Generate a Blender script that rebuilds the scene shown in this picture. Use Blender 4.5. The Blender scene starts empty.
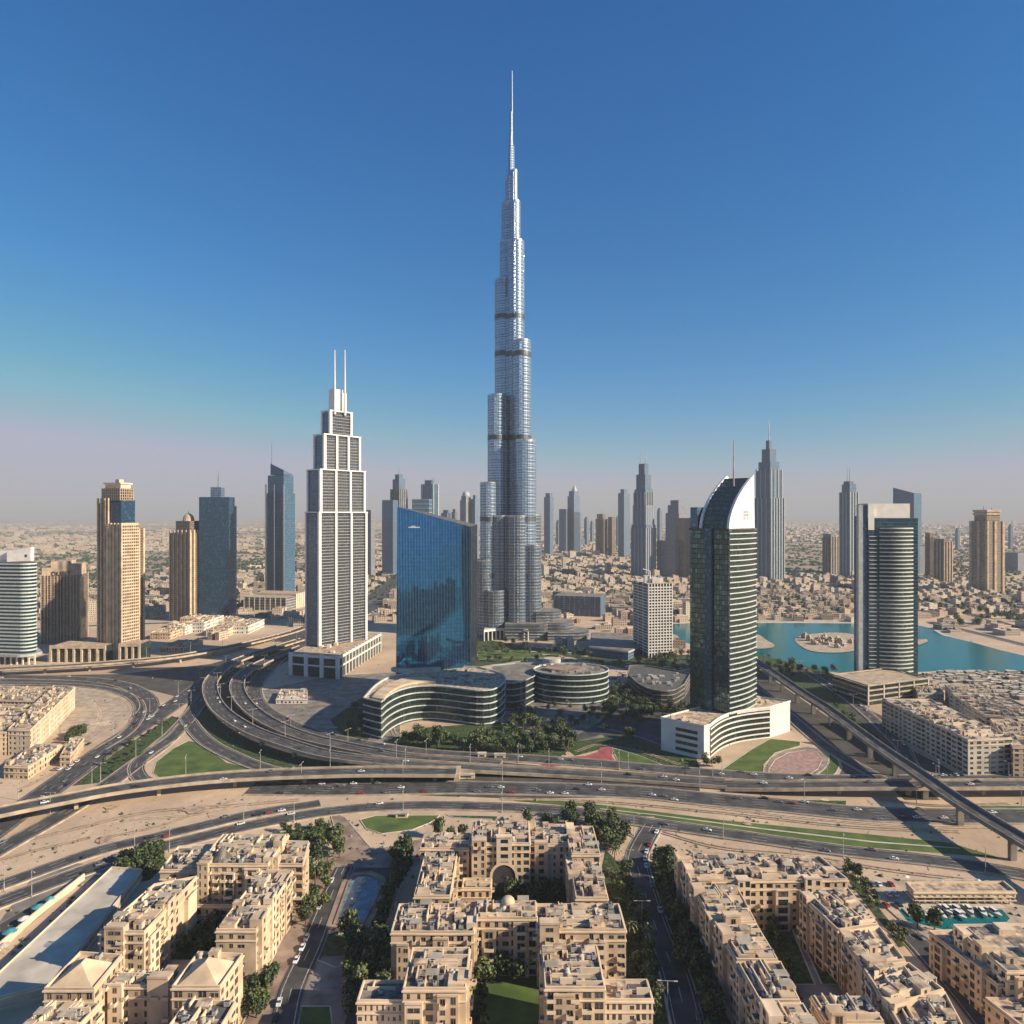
import bpy, math, random
from mathutils import Vector, Matrix
rnd = random.Random(7)
R = math.radians
scene = bpy.context.scene
COL = scene.collection

# ------------------------------------------------------------------ camera, sky, sun, exposure
F, CX, CY, H = 700.0, 512.0, 514.0, 180.0
cam_d = bpy.data.cameras.new('camera'); cam = bpy.data.objects.new('camera', cam_d); COL.objects.link(cam)
cam.location = (0, 0, H); cam.rotation_euler = (R(90), 0, 0)
cam_d.sensor_width = 36; cam_d.lens = F / 1024 * 36; cam_d.shift_y = 2 / 1024
cam_d.clip_start = 1; cam_d.clip_end = 200000
scene.camera = cam

SUN_EL, SUN_AZ = 27.0, 108.0        # azimuth clockwise from +Y (the view direction)
w = bpy.data.worlds.new('World'); scene.world = w; w.use_nodes = True
nt = w.node_tree; bg = nt.nodes['Background']
sky = nt.nodes.new('ShaderNodeTexSky'); sky.sky_type = 'NISHITA'; sky.sun_disc = False
sky.sun_elevation = R(SUN_EL); sky.sun_rotation = R(SUN_AZ)
sky.altitude = 180; sky.air_density = 1.0; sky.dust_density = .3; sky.ozone_density = 1
def grade(sock, k, g, top):          # colour grade of one channel of the sky: k * x^g, at most top
    out = sock
    for op, v in (('POWER', g), ('MULTIPLY', k), ('MINIMUM', top)):
        n = nt.nodes.new('ShaderNodeMath'); n.operation = op; nt.links.new(out, n.inputs[0]); n.inputs[1].default_value = v; out = n.outputs[0]
    return out
sc_ = nt.nodes.new('ShaderNodeSeparateColor'); cc_ = nt.nodes.new('ShaderNodeCombineColor'); nt.links.new(sky.outputs[0], sc_.inputs[0])
for i, prm in enumerate(((.027, 2.7, 2.7), (.46, 1.08, 2.9), (1.08, .80, 3.9))): nt.links.new(grade(sc_.outputs[i], *prm), cc_.inputs[i])
nt.links.new(cc_.outputs[0], bg.inputs[0])
bg.inputs[1].default_value = 0.090
sd = bpy.data.lights.new('sun', 'SUN'); sd.energy = 5.0; sd.angle = R(0.5); sd.color = (1, .84, .63)
sun = bpy.data.objects.new('sun', sd); COL.objects.link(sun)
sv = Vector((math.sin(R(SUN_AZ)) * math.cos(R(SUN_EL)), math.cos(R(SUN_AZ)) * math.cos(R(SUN_EL)), math.sin(R(SUN_EL))))
sun.rotation_euler = sv.to_track_quat('Z', 'Y').to_euler(); sun.location = (300, -300, 900)
vs = scene.view_settings; vs.view_transform = 'Standard'; vs.look = 'None'; vs.exposure = 0.82; vs.gamma = 1
vs.use_curve_mapping = False
HAZE = 0.000078
HAZE_COL = (.67, .70, .74, 1)
HAZE_G = 0.0
scene.cycles.max_bounces = 5; scene.cycles.diffuse_bounces = 2; scene.cycles.glossy_bounces = 3
scene.cycles.volume_bounces = 0; scene.cycles.transmission_bounces = 2; scene.cycles.caustics_reflective = False
scene.cycles.caustics_refractive = False; scene.cycles.sample_clamp_indirect = 4

# ------------------------------------------------------------------ placement helpers
def G(px, py, z=0.0):
    d = F * (H - z) / (py - CY)
    return Vector(((px - CX) * d / F, d, z))
def at(px, y, z=0.0):
    return Vector(((px - CX) * y / F, y, z))
def zat(py, y):
    return H + (CY - py) * y / F
def rot2(v, a):
    c, s = math.cos(a), math.sin(a); return Vector((v.x * c - v.y * s, v.x * s + v.y * c, v.z))
ORD = 'first second third fourth fifth sixth seventh eighth ninth tenth eleventh twelfth thirteenth fourteenth fifteenth sixteenth seventeenth eighteenth nineteenth'.split()
TENS = {20: 'twent', 30: 'thirt', 40: 'fort', 50: 'fift', 60: 'sixt', 70: 'sevent', 80: 'eight', 90: 'ninet'}
def ordw(n):                                    # 1 -> first
    if n < 20: return ORD[n - 1]
    t, u = n // 10 * 10, n % 10
    return TENS[t] + 'ieth' if u == 0 else TENS[t] + 'y-' + ORD[u - 1]

# ------------------------------------------------------------------ materials
def mat(name):
    m = bpy.data.materials.new(name); m.use_nodes = True
    return m, m.node_tree, m.node_tree.nodes['Principled BSDF']
def N(nt, t, **kw):
    n = nt.nodes.new(t)
    for k, v in kw.items():
        if k[0] == 'i' and k[1:].isdigit(): n.inputs[int(k[1:])].default_value = v
        else: setattr(n, k, v)
    return n
def mth(nt, op, a, b=None):
    n = nt.nodes.new('ShaderNodeMath'); n.operation = op
    for i, v in enumerate((a, b)):
        if v is None: continue
        if hasattr(v, 'is_linked') or hasattr(v, 'links'): nt.links.new(v, n.inputs[i])
        else: n.inputs[i].default_value = v
    return n.outputs[0]
def mixc(nt, f, a, b):
    n = nt.nodes.new('ShaderNodeMix'); n.data_type = 'RGBA'
    for i, v in ((0, f), (6, a), (7, b)):
        if hasattr(v, 'links'): nt.links.new(v, n.inputs[i])
        elif i == 0: n.inputs[0].default_value = v
        else: n.inputs[i].default_value = (*v[:3], 1)
    return n.outputs[2]
def plain(name, c, rough=.8, metal=0, var=.15, scale=.3, bump=0, c2=None, ior=None):
    m, nt, p = mat(name)
    tc = N(nt, 'ShaderNodeTexCoord'); geo = N(nt, 'ShaderNodeNewGeometry')
    n1 = N(nt, 'ShaderNodeTexNoise'); n1.inputs['Scale'].default_value = scale; n1.inputs['Detail'].default_value = 5
    nt.links.new(geo.outputs['Position'], n1.inputs['Vector'])
    d = c2 or tuple(x * (1 - 2 * var) for x in c); b = tuple(min(1, x * (1 + var)) for x in c)
    cr = N(nt, 'ShaderNodeValToRGB'); cr.color_ramp.elements[0].position = .35; cr.color_ramp.elements[1].position = .65
    cr.color_ramp.elements[0].color = (*d, 1); cr.color_ramp.elements[1].color = (*b, 1)
    nt.links.new(n1.outputs[0], cr.inputs[0]); nt.links.new(cr.outputs[0], p.inputs['Base Color'])
    p.inputs['Roughness'].default_value = rough; p.inputs['Metallic'].default_value = metal
    if ior: p.inputs['IOR'].default_value = ior
    if bump:
        bp = N(nt, 'ShaderNodeBump'); bp.inputs['Strength'].default_value = bump; bp.inputs['Distance'].default_value = .3
        nt.links.new(n1.outputs[0], bp.inputs['Height']); nt.links.new(bp.outputs[0], p.inputs['Normal'])
    return m
def facade(name, wall, glass, fh=3.6, bf=.3, bw=2.4, mf=.12, wr=.6, gr=.12, gm=.0, ior=1.9, var=.5, wave=0.0, wm=0.0, wvar=.12):
    """wall / glass grid in metres along the UV map (u round the building, v up)"""
    m, nt, p = mat(name)
    uv = N(nt, 'ShaderNodeUVMap'); sp = N(nt, 'ShaderNodeSeparateXYZ'); nt.links.new(uv.outputs[0], sp.inputs[0])
    u = mth(nt, 'DIVIDE', sp.outputs[0], bw); v = mth(nt, 'DIVIDE', sp.outputs[1], fh)
    fu, fv = mth(nt, 'FRACT', u), mth(nt, 'FRACT', v)
    msk = mth(nt, 'MAXIMUM', mth(nt, 'LESS_THAN', fu, mf), mth(nt, 'LESS_THAN', fv, bf))
    cb = N(nt, 'ShaderNodeCombineXYZ'); nt.links.new(mth(nt, 'FLOOR', u), cb.inputs[0]); nt.links.new(mth(nt, 'FLOOR', v), cb.inputs[1])
    wn = N(nt, 'ShaderNodeTexWhiteNoise'); wn.noise_dimensions = '2D'; nt.links.new(cb.outputs[0], wn.inputs['Vector'])
    r = wn.outputs['Value']
    gl = mixc(nt, mth(nt, 'MULTIPLY', r, var), glass, tuple(x * .35 for x in glass))
    gl = mixc(nt, mth(nt, 'MULTIPLY', mth(nt, 'GREATER_THAN', r, .86), .45 * min(1, var * 2)), gl, tuple(min(1, x * 2.2 + .06) for x in glass))
    geo = N(nt, 'ShaderNodeNewGeometry')
    n1 = N(nt, 'ShaderNodeTexNoise'); n1.inputs['Scale'].default_value = .06; n1.inputs['Detail'].default_value = 6
    nt.links.new(geo.outputs['Position'], n1.inputs['Vector'])
    wl = mixc(nt, n1.outputs[0], tuple(x * (1 - 2 * wvar) for x in wall), tuple(min(1, x * (1 + wvar)) for x in wall))
    nt.links.new(mixc(nt, msk, gl, wl), p.inputs['Base Color'])
    def lerp(a, b):
        return mth(nt, 'ADD', mth(nt, 'MULTIPLY', msk, b - a), a)
    nt.links.new(lerp(gr, wr), p.inputs['Roughness']); nt.links.new(lerp(gm, wm), p.inputs['Metallic'])
    nt.links.new(lerp(ior, 1.45), p.inputs['IOR'])
    bp = N(nt, 'ShaderNodeBump'); bp.inputs['Strength'].default_value = .6; bp.inputs['Distance'].default_value = .25
    nt.links.new(msk, bp.inputs['Height']); nt.links.new(bp.outputs[0], p.inputs['Normal'])
    if wave:
        n2 = N(nt, 'ShaderNodeTexNoise'); n2.inputs['Scale'].default_value = .12; n2.inputs['Detail'].default_value = 2
        nt.links.new(geo.outputs['Position'], n2.inputs['Vector'])
        b2 = N(nt, 'ShaderNodeBump'); b2.inputs['Strength'].default_value = wave; b2.inputs['Distance'].default_value = 1
        hh = mth(nt, 'ADD', n2.outputs[0], mth(nt, 'MULTIPLY', r, .25))
        nt.links.new(hh, b2.inputs['Height']); nt.links.new(b2.outputs[0], bp.inputs['Normal'])
    return m

M = {}
M['asphalt'] = plain('asphalt', (.058, .057, .058), .85, var=.35, scale=.13, c2=(.032, .032, .033))
M['asphalt2'] = plain('worn_asphalt', (.075, .068, .06), .85, var=.2, scale=.06)
M['mark'] = plain('road_paint', (.42, .40, .35), .7, var=.2, scale=.5)
M['concrete'] = plain('concrete', (.46, .37, .27), .8, var=.15, scale=.15)
M['concrete_d'] = plain('grey_concrete', (.22, .2, .175), .8, var=.2, scale=.1)
M['paleconc'] = plain('pale_concrete', (.52, .47, .39), .8, var=.12, scale=.1)
M['pave'] = plain('brick_paving', (.30, .22, .17), .85, var=.2, scale=.12)
M['pink'] = plain('rose_paving', (.36, .20, .17), .85, var=.3, scale=.3, c2=(.22, .18, .15))
M['track'] = plain('red_track', (.36, .09, .09), .8, var=.15, scale=.2)
M['grass'] = plain('lawn', (.08, .115, .022), .95, var=.25, scale=.09, bump=.3, c2=(.042, .082, .014))
M['grass_d'] = plain('planted_verge', (.045, .08, .02), .95, var=.4, scale=.4, bump=.3)
M['beige'] = plain('beige_render', (.60, .455, .31), .9, var=.14, scale=.12)
M['beige2'] = plain('rose_beige_render', (.53, .40, .285), .9, var=.14, scale=.12)
M['cream'] = plain('cream_render', (.72, .57, .41), .9, var=.08, scale=.15)
M['roof'] = plain('sand_roof', (.50, .38, .27), .95, var=.3, scale=.35)
M['roofgrey'] = plain('grey_roof', (.20, .18, .16), .95, var=.3, scale=.3)
M['white'] = plain('white_render', (.72, .69, .64), .6, var=.06, scale=.1)
M['whitegloss'] = plain('white_panel', (.78, .76, .72), .35, var=.05, scale=.2)
M['unit'] = plain('painted_metal', (.42, .40, .37), .6, var=.2, scale=.6)
M['dark'] = plain('dark_metal', (.05, .05, .055), .5)
M['steel'] = plain('steel', (.55, .56, .58), .3, metal=.8)
M['glass'] = plain('window_glass', (.03, .04, .045), .12, var=.3, scale=.5, ior=1.8)
M['glass2'] = plain('curtained_glass', (.13, .12, .11), .2, var=.3, scale=.5, ior=1.6)
M['glass3'] = plain('blue_window_glass', (.035, .06, .08), .08, var=.3, scale=.5, ior=1.9)
M['frame'] = plain('window_frame', (.30, .22, .16), .7)
M['pool'] = plain('pool_water', (.10, .20, .26), .08, var=.2, scale=.3)
M['trunk'] = plain('bark', (.13, .085, .05), .9)
M['teal'] = plain('teal_fabric', (.05, .28, .32), .7)
M['leaf1'] = plain('dark_leaves', (.035, .06, .018), .7, var=.5, scale=.8)
M['leaf2'] = plain('green_leaves', (.075, .12, .03), .7, var=.5, scale=.8)
M['leaf3'] = plain('olive_leaves', (.13, .145, .05), .7, var=.5, scale=.8)
M['carwhite'] = plain('white_car_paint', (.75, .75, .74), .25)
M['cargrey'] = plain('grey_car_paint', (.28, .29, .3), .25, metal=.4)
M['carblack'] = plain('black_car_paint', (.02, .02, .022), .2)
M['carred'] = plain('red_car_paint', (.35, .03, .03), .25)
M['tyre'] = plain('rubber', (.02, .02, .02), .9)

# ------------------------------------------------------------------ mesh builder
class MB:
    def __init__(s): s.v = []; s.f = []; s.m = []; s.uv = []
    def quad(s, a, b, c, d, m=0, uv=None):
        i = len(s.v); s.v += [tuple(a), tuple(b), tuple(c), tuple(d)]; s.f.append((i, i + 1, i + 2, i + 3)); s.m.append(m)
        s.uv += uv or [(0, 0), (1, 0), (1, 1), (0, 1)]
    def poly(s, pts, m=0):
        i = len(s.v); s.v += [tuple(p) for p in pts]; s.f.append(tuple(range(i, i + len(pts)))); s.m.append(m)
        s.uv += [(p[0], p[1]) for p in pts]
    def loft(s, A, B, m=0, closed=True, u0=0.0):
        """rings A (below) and B (above), counter-clockwise from above; UV in metres"""
        n = len(A); u = u0
        for i in range(n if closed else n - 1):
            j = (i + 1) % n
            L = (Vector(A[j]) - Vector(A[i])).length
            s.quad(A[i], A[j], B[j], B[i], m, [(u, A[i][2]), (u + L, A[j][2]), (u + L, B[j][2]), (u, B[i][2])])
            u += L
    def prism(s, pts, z0, z1, m=0, mt=None, bottom=False):
        A = [(p[0], p[1], z0) for p in pts]; B = [(p[0], p[1], z1) for p in pts]
        s.loft(A, B, m); s.poly(B, m if mt is None else mt)
        if bottom: s.poly(A[::-1], m)
    def box(s, x0, x1, y0, y1, z0, z1, m=0, mt=None, bottom=False):
        s.prism([(x0, y0), (x1, y0), (x1, y1), (x0, y1)], z0, z1, m, mt, bottom)
    def obox(s, c, dx, hx, hy, z0, z1, m=0, mt=None, bottom=True):
        d = Vector((dx[0], dx[1])).normalized(); e = Vector((-d.y, d.x)); c = Vector((c[0], c[1]))
        s.prism([c - d * hx - e * hy, c + d * hx - e * hy, c + d * hx + e * hy, c - d * hx + e * hy], z0, z1, m, mt, bottom)
    def cyl(s, x, y, r, z0, z1, m=0, n=12, r1=None, mt=None):
        r1 = r if r1 is None else r1
        A = [(x + r * math.cos(2 * math.pi * i / n), y + r * math.sin(2 * math.pi * i / n), z0) for i in range(n)]
        B = [(x + r1 * math.cos(2 * math.pi * i / n), y + r1 * math.sin(2 * math.pi * i / n), z1) for i in range(n)]
        s.loft(A, B, m); s.poly(B, m if mt is None else mt)
    def bar(s, a, b, r, m=0, n=6):
        a, b = Vector(a), Vector(b); d = (b - a).normalized()
        t = Vector((0, 0, 1)) if abs(d.z) < .9 else Vector((1, 0, 0)); p = d.cross(t).normalized(); q = d.cross(p)
        A = [a + (p * math.cos(2 * math.pi * i / n) + q * math.sin(2 * math.pi * i / n)) * r for i in range(n)]
        B = [x + (b - a) for x in A]; s.loft(A, B, m); s.poly(B, m); s.poly(A[::-1], m)
    def mesh(s, name, mats, origin=(0, 0, 0)):
        me = bpy.data.meshes.new(name); o = origin
        me.from_pydata([(v[0] - o[0], v[1] - o[1], v[2] - o[2]) for v in s.v], [], s.f)
        for k in mats: me.materials.append(M[k] if isinstance(k, str) else k)
        me.polygons.foreach_set('material_index', s.m)
        ul = me.uv_layers.new(name='UVMap'); ul.data.foreach_set('uv', [c for p in s.uv for c in p])
        me.update(); return me
    def build(s, name, mats, parent=None):
        if not s.f: return None
        if not isinstance(mats, (list, tuple)): mats = [mats]
        if parent is None:
            xs = [v[0] for v in s.v]; ys = [v[1] for v in s.v]; zs = [v[2] for v in s.v]
            org = Vector(((min(xs) + max(xs)) / 2, (min(ys) + max(ys)) / 2, min(zs)))
        else: org = WO[parent]
        o = bpy.data.objects.new(name, s.mesh(name, mats, org)); COL.objects.link(o)
        if parent is None: o.location = org
        else: o.parent = parent
        WO[o] = org
        return o
WO = {}
def tag(o, label=None, cat=None, group=None, kind=None):
    if label: o['label'] = label
    if cat: o['category'] = cat
    if group: o['group'] = group
    if kind: o['kind'] = kind
    return o
def thing(name, label, cat, loc, group=None):
    o = bpy.data.objects.new(name, None); COL.objects.link(o); o.location = loc; WO[o] = Vector(loc); o.empty_display_size = 1
    return tag(o, label, cat, group)
def inst(name, me, parent, loc, rz=0, sc=(1, 1, 1), label=None):
    o = bpy.data.objects.new(name, me); COL.objects.link(o)
    p = WO[parent] if parent else Vector((0, 0, 0))
    if parent: o.parent = parent
    o.location = Vector(loc) - p; o.rotation_euler = (0, 0, rz); o.scale = sc; WO[o] = Vector(loc)
    if label: o['label'] = label
    return o
def copy_thing(root, loc, rz=0, label=None, group=None, sc=None):
    r = root.copy(); COL.objects.link(r); r.location = loc; r.rotation_euler = (0, 0, rz)
    if sc: r.scale = (sc, sc, sc)
    if label: r['label'] = label
    if group: r['group'] = group
    for ch in root.children:
        c = ch.copy(); COL.objects.link(c); c.parent = r
        for g in ch.children:
            d = g.copy(); COL.objects.link(d); d.parent = c
    return r

# ------------------------------------------------------------------ curves on the ground
def spline(P, step=10.0):
    P = [Vector(p) for p in P]; out = []
    for i in range(len(P) - 1):
        a = P[i - 1] if i else P[0] * 2 - P[1]; b, c = P[i], P[i + 1]; d = P[i + 2] if i + 2 < len(P) else P[-1] * 2 - P[-2]
        n = max(1, int((c - b).length / step))
        t1, t2 = (c - a) * .5, (d - b) * .5
        L = (c - b).length
        if t1.length > L * 1.2: t1 = t1.normalized() * L * 1.0
        if t2.length > L * 1.2: t2 = t2.normalized() * L * 1.0
        for k in range(n):
            t = k / n; t_2, t_3 = t * t, t * t * t
            out.append(b * (2 * t_3 - 3 * t_2 + 1) + t1 * (t_3 - 2 * t_2 + t) + c * (-2 * t_3 + 3 * t_2) + t2 * (t_3 - t_2))
    out.append(P[-1]); return out
def offs(C, o, dz=0.0):
    out = []
    for i, p in enumerate(C):
        d = C[min(i + 1, len(C) - 1)] - C[max(i - 1, 0)]; n = Vector((d.y, -d.x, 0)).normalized()   # to the right of travel
        out.append(p + n * o + Vector((0, 0, dz)))
    return out
def ribbon(mb, C, o0, o1, dz, m=0):
    A, B = offs(C, o0, dz), offs(C, o1, dz)
    for i in range(len(C) - 1):
        mb.quad(B[i], B[i + 1], A[i + 1], A[i], m)          # facing up
def rail(mb, C, o, wd, z0, z1, m=0):
    """a long low wall following C at offset o"""
    a0, a1, b0, b1 = offs(C, o - wd / 2, z0), offs(C, o - wd / 2, z1), offs(C, o + wd / 2, z0), offs(C, o + wd / 2, z1)
    for i in range(len(C) - 1):
        mb.quad(a0[i + 1], a0[i], a1[i], a1[i + 1], m); mb.quad(b0[i], b0[i + 1], b1[i + 1], b1[i], m)
        mb.quad(b1[i], b1[i + 1], a1[i + 1], a1[i], m); mb.quad(a0[i], a0[i + 1], b0[i + 1], b0[i], m)
    mb.quad(a0[0], b0[0], b1[0], a1[0], m); mb.quad(b0[-1], a0[-1], a1[-1], b1[-1], m)
ROADS = {}
LZ = [0.02]
def nextz(): LZ[0] += .005; return LZ[0]
def lanes(mb, C, width, n, dz):
    for k in range(1, n):
        o = -width / 2 + width * k / n; acc = 0; P = offs(C, o, dz)
        Q = offs(C, o + .3, dz)
        for i in range(0, len(C) - 1, 3): mb.quad(Q[i], Q[i + 1], P[i + 1], P[i])
    ribbon(mb, C, -width / 2 + .9, -width / 2 + 1.25, dz); ribbon(mb, C, width / 2 - 1.25, width / 2 - .9, dz)
def road(key, pts, width, nl=3, edge='concrete', eh=.7, mt='asphalt', step=7):
    C = spline([G(*p) for p in pts], step); z = nextz(); mb = MB(); ribbon(mb, C, -width / 2, width / 2, z)
    tag(mb.build('road', mt), 'asphalt road surface', kind='structure')
    mk = MB(); lanes(mk, C, width, nl, z + .004); tag(mk.build('road_marking', 'mark'), 'painted lane lines', kind='structure')
    if edge:
        e = MB()
        for sgn in (-1, 1): rail(e, C, sgn * (width / 2 + .4), .8, 0, eh)
        tag(e.build('kerb', edge), 'pale kerb along the road', kind='structure')
    ROADS[key] = (C, width, z, nl); return C
LAWNS = []
def ground_poly(name, pts, mt, z=None, world=False, kind='structure', smooth=False):
    P = [Vector(p) if world else G(*p) for p in pts]
    if smooth:
        Q = P + [P[0]]; P = spline([P[-1]] + Q + [P[1]], 6)
        # trim the wrap pieces
        n0 = min(range(len(P) // 2), key=lambda i: (P[i] - Q[0]).length); n1 = max(range(len(P) // 2, len(P)), key=lambda i: -(P[i] - Q[0]).length)
        P = P[n0:n1]
    z = nextz() if z is None else z
    import mathutils.geometry as mg
    me = MB(); tri = mg.tessellate_polygon([[Vector((p.x, p.y, 0)) for p in P]])
    me.v = [(p.x, p.y, z) for p in P]
    for t in tri:
        a, b, c = (P[i] for i in t)
        if (b - a).cross(c - a).z < 0: t = t[::-1]
        me.f.append(tuple(t)); me.m.append(0); me.uv += [(0, 0)] * 3
    o = me.build(name, mt); tag(o, kind=kind)
    if name in ('lawn', 'verge', 'courtyard', 'running_track', 'oval_plaza', 'island_ground'): LAWNS.append(P)
    if name in ('lawn', 'oval_plaza', 'paved_ground'):
        e = MB(); area = sum(P[i].x * P[i - 1].y - P[i - 1].x * P[i].y for i in range(len(P))); rail(e, [Vector((p.x, p.y, 0)) for p in P + P[:1]], 0, .55, 0, z + .18); tag(e.build('kerb', 'paleconc'), kind='structure')
    return o, P
# ================================================================== SETTING
# ground sheet to the horizon
def ground_mat():
    m, nt, p = mat('desert_ground')
    geo = N(nt, 'ShaderNodeNewGeometry')
    def noise(s, det=5, r=.55):
        n = N(nt, 'ShaderNodeTexNoise'); n.inputs['Scale'].default_value = s; n.inputs['Detail'].default_value = det
        n.inputs['Roughness'].default_value = r; nt.links.new(geo.outputs['Position'], n.inputs['Vector']); return n.outputs[0]
    def ramp(f, a, b):
        n = N(nt, 'ShaderNodeMapRange'); n.inputs[1].default_value = a; n.inputs[2].default_value = b; nt.links.new(f, n.inputs[0]); return n.outputs[0]
    fine = ramp(noise(.08, 8, .7), .3, .7); mid = ramp(noise(.012), .4, .62); big = ramp(noise(.0016, 6, .6), .44, .58)
    c = mixc(nt, fine, (.47, .345, .232), (.62, .47, .33))
    c = mixc(nt, mth(nt, 'MULTIPLY', mid, .5), c, (.30, .22, .155))
    sp = N(nt, 'ShaderNodeSeparateXYZ'); nt.links.new(geo.outputs['Position'], sp.inputs[0])
    far = ramp(sp.outputs[1], 900, 1600)
    c = mixc(nt, mth(nt, 'MULTIPLY', mth(nt, 'MULTIPLY', big, far), .65), c, (.12, .115, .085))
    nt.links.new(c, p.inputs['Base Color']); p.inputs['Roughness'].default_value = .95
    bp = N(nt, 'ShaderNodeBump'); bp.inputs['Strength'].default_value = .35; bp.inputs['Distance'].default_value = .6
    nt.links.new(fine, bp.inputs['Height']); nt.links.new(bp.outputs[0], p.inputs['Normal'])
    return m
M['ground'] = ground_mat()
g = MB(); S = 60000
xs = [-S, -4000, -1500, -500, 500, 1500, 4000, S]; ys = [-S, -4000, -500, 500, 1500, 4000, S]
for i in range(len(xs) - 1):
    for j in range(len(ys) - 1): g.quad((xs[i], ys[j], 0), (xs[i + 1], ys[j], 0), (xs[i + 1], ys[j + 1], 0), (xs[i], ys[j + 1], 0))
tag(g.build('ground', 'ground'), 'sandy desert ground reaching the horizon', kind='structure')

# lagoon
def water_mat():
    m, nt, p = mat('lagoon_water')
    p.inputs['Base Color'].default_value = (.012, .165, .19, 1); p.inputs['Roughness'].default_value = .14; p.inputs['IOR'].default_value = 1.22
    geo = N(nt, 'ShaderNodeNewGeometry'); n = N(nt, 'ShaderNodeTexNoise'); n.inputs['Scale'].default_value = .35; n.inputs['Detail'].default_value = 4
    nt.links.new(geo.outputs['Position'], n.inputs['Vector']); b = N(nt, 'ShaderNodeBump'); b.inputs['Strength'].default_value = .5; b.inputs['Distance'].default_value = .25
    n2 = N(nt, 'ShaderNodeTexNoise'); n2.inputs['Scale'].default_value = .02; nt.links.new(geo.outputs['Position'], n2.inputs['Vector'])
    nt.links.new(mixc(nt, n2.outputs[0], (.0, .10, .115), (.002, .165, .17)), p.inputs['Base Color'])
    nt.links.new(n.outputs[0], b.inputs['Height']); nt.links.new(b.outputs[0], p.inputs['Normal']); return m
M['water'] = water_mat()
LAG = [(640, 625), (700, 623), (790, 623), (860, 623.5), (915, 624.5), (930, 628), (942, 635), (975, 643), (1000, 650), (1030, 657), (1075, 668),
       (1060, 672), (1000, 672), (960, 670), (920, 672), (880, 676), (850, 674), (812, 670), (785, 665), (762, 658), (735, 650), (700, 645), (672, 641)]
ground_poly('shore_promenade', [(x + (x - 850) * .02, y + (1.6 if y > 640 else -1.3)) for x, y in LAG], 'paleconc', z=.012)
_, LAGP = ground_poly('water', LAG, 'water', z=.02)
ground_poly('island_ground', [(795, 640), (800, 636.5), (815, 634), (840, 633), (858, 636), (868, 641), (862, 648), (850, 652), (832, 653), (812, 651.5), (800, 646)], 'concrete', z=.6, smooth=True)
ISL = G(829, 643)
ground_poly('island_ground', [(748, 636), (758, 635), (766, 640), (774, 645), (772, 648), (756, 649), (745, 646)], 'concrete', z=.6, smooth=True)
ground_poly('jetty', [(915, 640), (927, 639.5), (928, 642), (920, 645), (910, 645)], 'concrete', z=.6)

# planted and paved patches
def gp(name, pts, m, **k): return ground_poly(name, pts, m, **k)
gp('asphalt_ground', [(0, 676), (120, 674), (210, 664), (300, 640), (330, 640), (262, 674), (256, 690), (300, 730), (420, 754), (520, 764), (700, 778), (700, 796), (520, 799), (300, 790), (200, 740), (190, 700), (150, 690), (90, 686), (0, 688)], 'asphalt2')
gp('asphalt_ground', [(184, 712), (196, 690), (205, 700), (222, 728), (262, 748), (330, 762), (450, 770), (460, 797), (300, 790), (268, 776), (225, 755), (200, 740)], 'grass_d')
gp('verge', [(172, 716), (182, 719), (150, 745), (122, 770), (98, 783), (72, 786), (92, 768), (130, 743)], 'grass_d')
gp('lawn', [(188, 741), (200, 743), (214, 753), (227, 763), (258, 769), (240, 774), (162, 780), (153, 773), (156, 762), (174, 748)], 'grass', smooth=False)
gp('paved_ground', [(262, 690), (330, 676), (400, 672), (400, 742), (360, 742), (300, 726), (268, 706)], 'concrete_d')
gp('asphalt_ground', [(330, 720), (372, 690), (385, 700), (366, 745), (345, 740)], 'grass_d')
gp('garden_ground', [(384, 742), (420, 728), (500, 722), (560, 726), (575, 745), (560, 757), (510, 760), (440, 754)], 'grass_d')
gp('plaza', [(480, 690), (540, 700), (620, 700), (670, 700), (690, 730), (650, 742), (600, 738), (560, 745), (505, 722), (500, 700)], 'concrete_d')
gp('garden_ground', [(608, 690), (640, 690), (668, 710), (640, 722), (600, 715)], 'grass_d')
gp('garden_ground', [(470, 640), (490, 640), (535, 648), (600, 652), (690, 655), (690, 690), (640, 672), (560, 655), (470, 668)], 'grass_d')
gp('lawn', [(478, 652), (520, 650), (560, 655), (558, 658), (500, 658), (476, 660)], 'grass')
gp('asphalt_ground', [(620, 700), (690, 688), (690, 760), (664, 757), (640, 740), (600, 735), (575, 742), (560, 745), (600, 722)], 'asphalt')
gp('garden_ground', [(560, 744), (600, 738), (640, 733), (690, 742), (700, 768), (664, 765), (640, 756), (612, 747), (598, 750), (575, 756)], 'grass_d')  # planting, with the shadow left of the podium put into its dark colour
gp('running_track', [(538, 763), (548, 758), (565, 757), (585, 756), (598, 752), (600, 748), (612, 746), (612, 757), (617, 763), (650, 769), (675, 776), (650, 774), (610, 761), (585, 760), (560, 766), (545, 767)], 'track')
gp('lawn', [(612, 748), (640, 756), (664, 766), (700, 770), (730, 775), (690, 776), (650, 768), (618, 762)], 'grass')
gp('lawn', [(720, 771), (752, 749), (770, 739), (800, 742), (800, 746), (775, 753), (764, 765), (764, 776)], 'grass')
gp('paved_ground', [(763, 776), (764, 768), (770, 758), (785, 750), (806, 747), (822, 750), (829, 758), (826, 768), (815, 777)], 'pave', smooth=False)
gp('oval_plaza', [(768, 776), (769, 769), (775, 760), (788, 753), (806, 750), (817, 753), (822, 760), (818, 769), (806, 777)], 'pink')
gp('lawn', [(829, 751), (836, 757), (840, 765), (836, 773), (828, 779), (808, 779), (822, 771), (829, 763)], 'grass')
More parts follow.
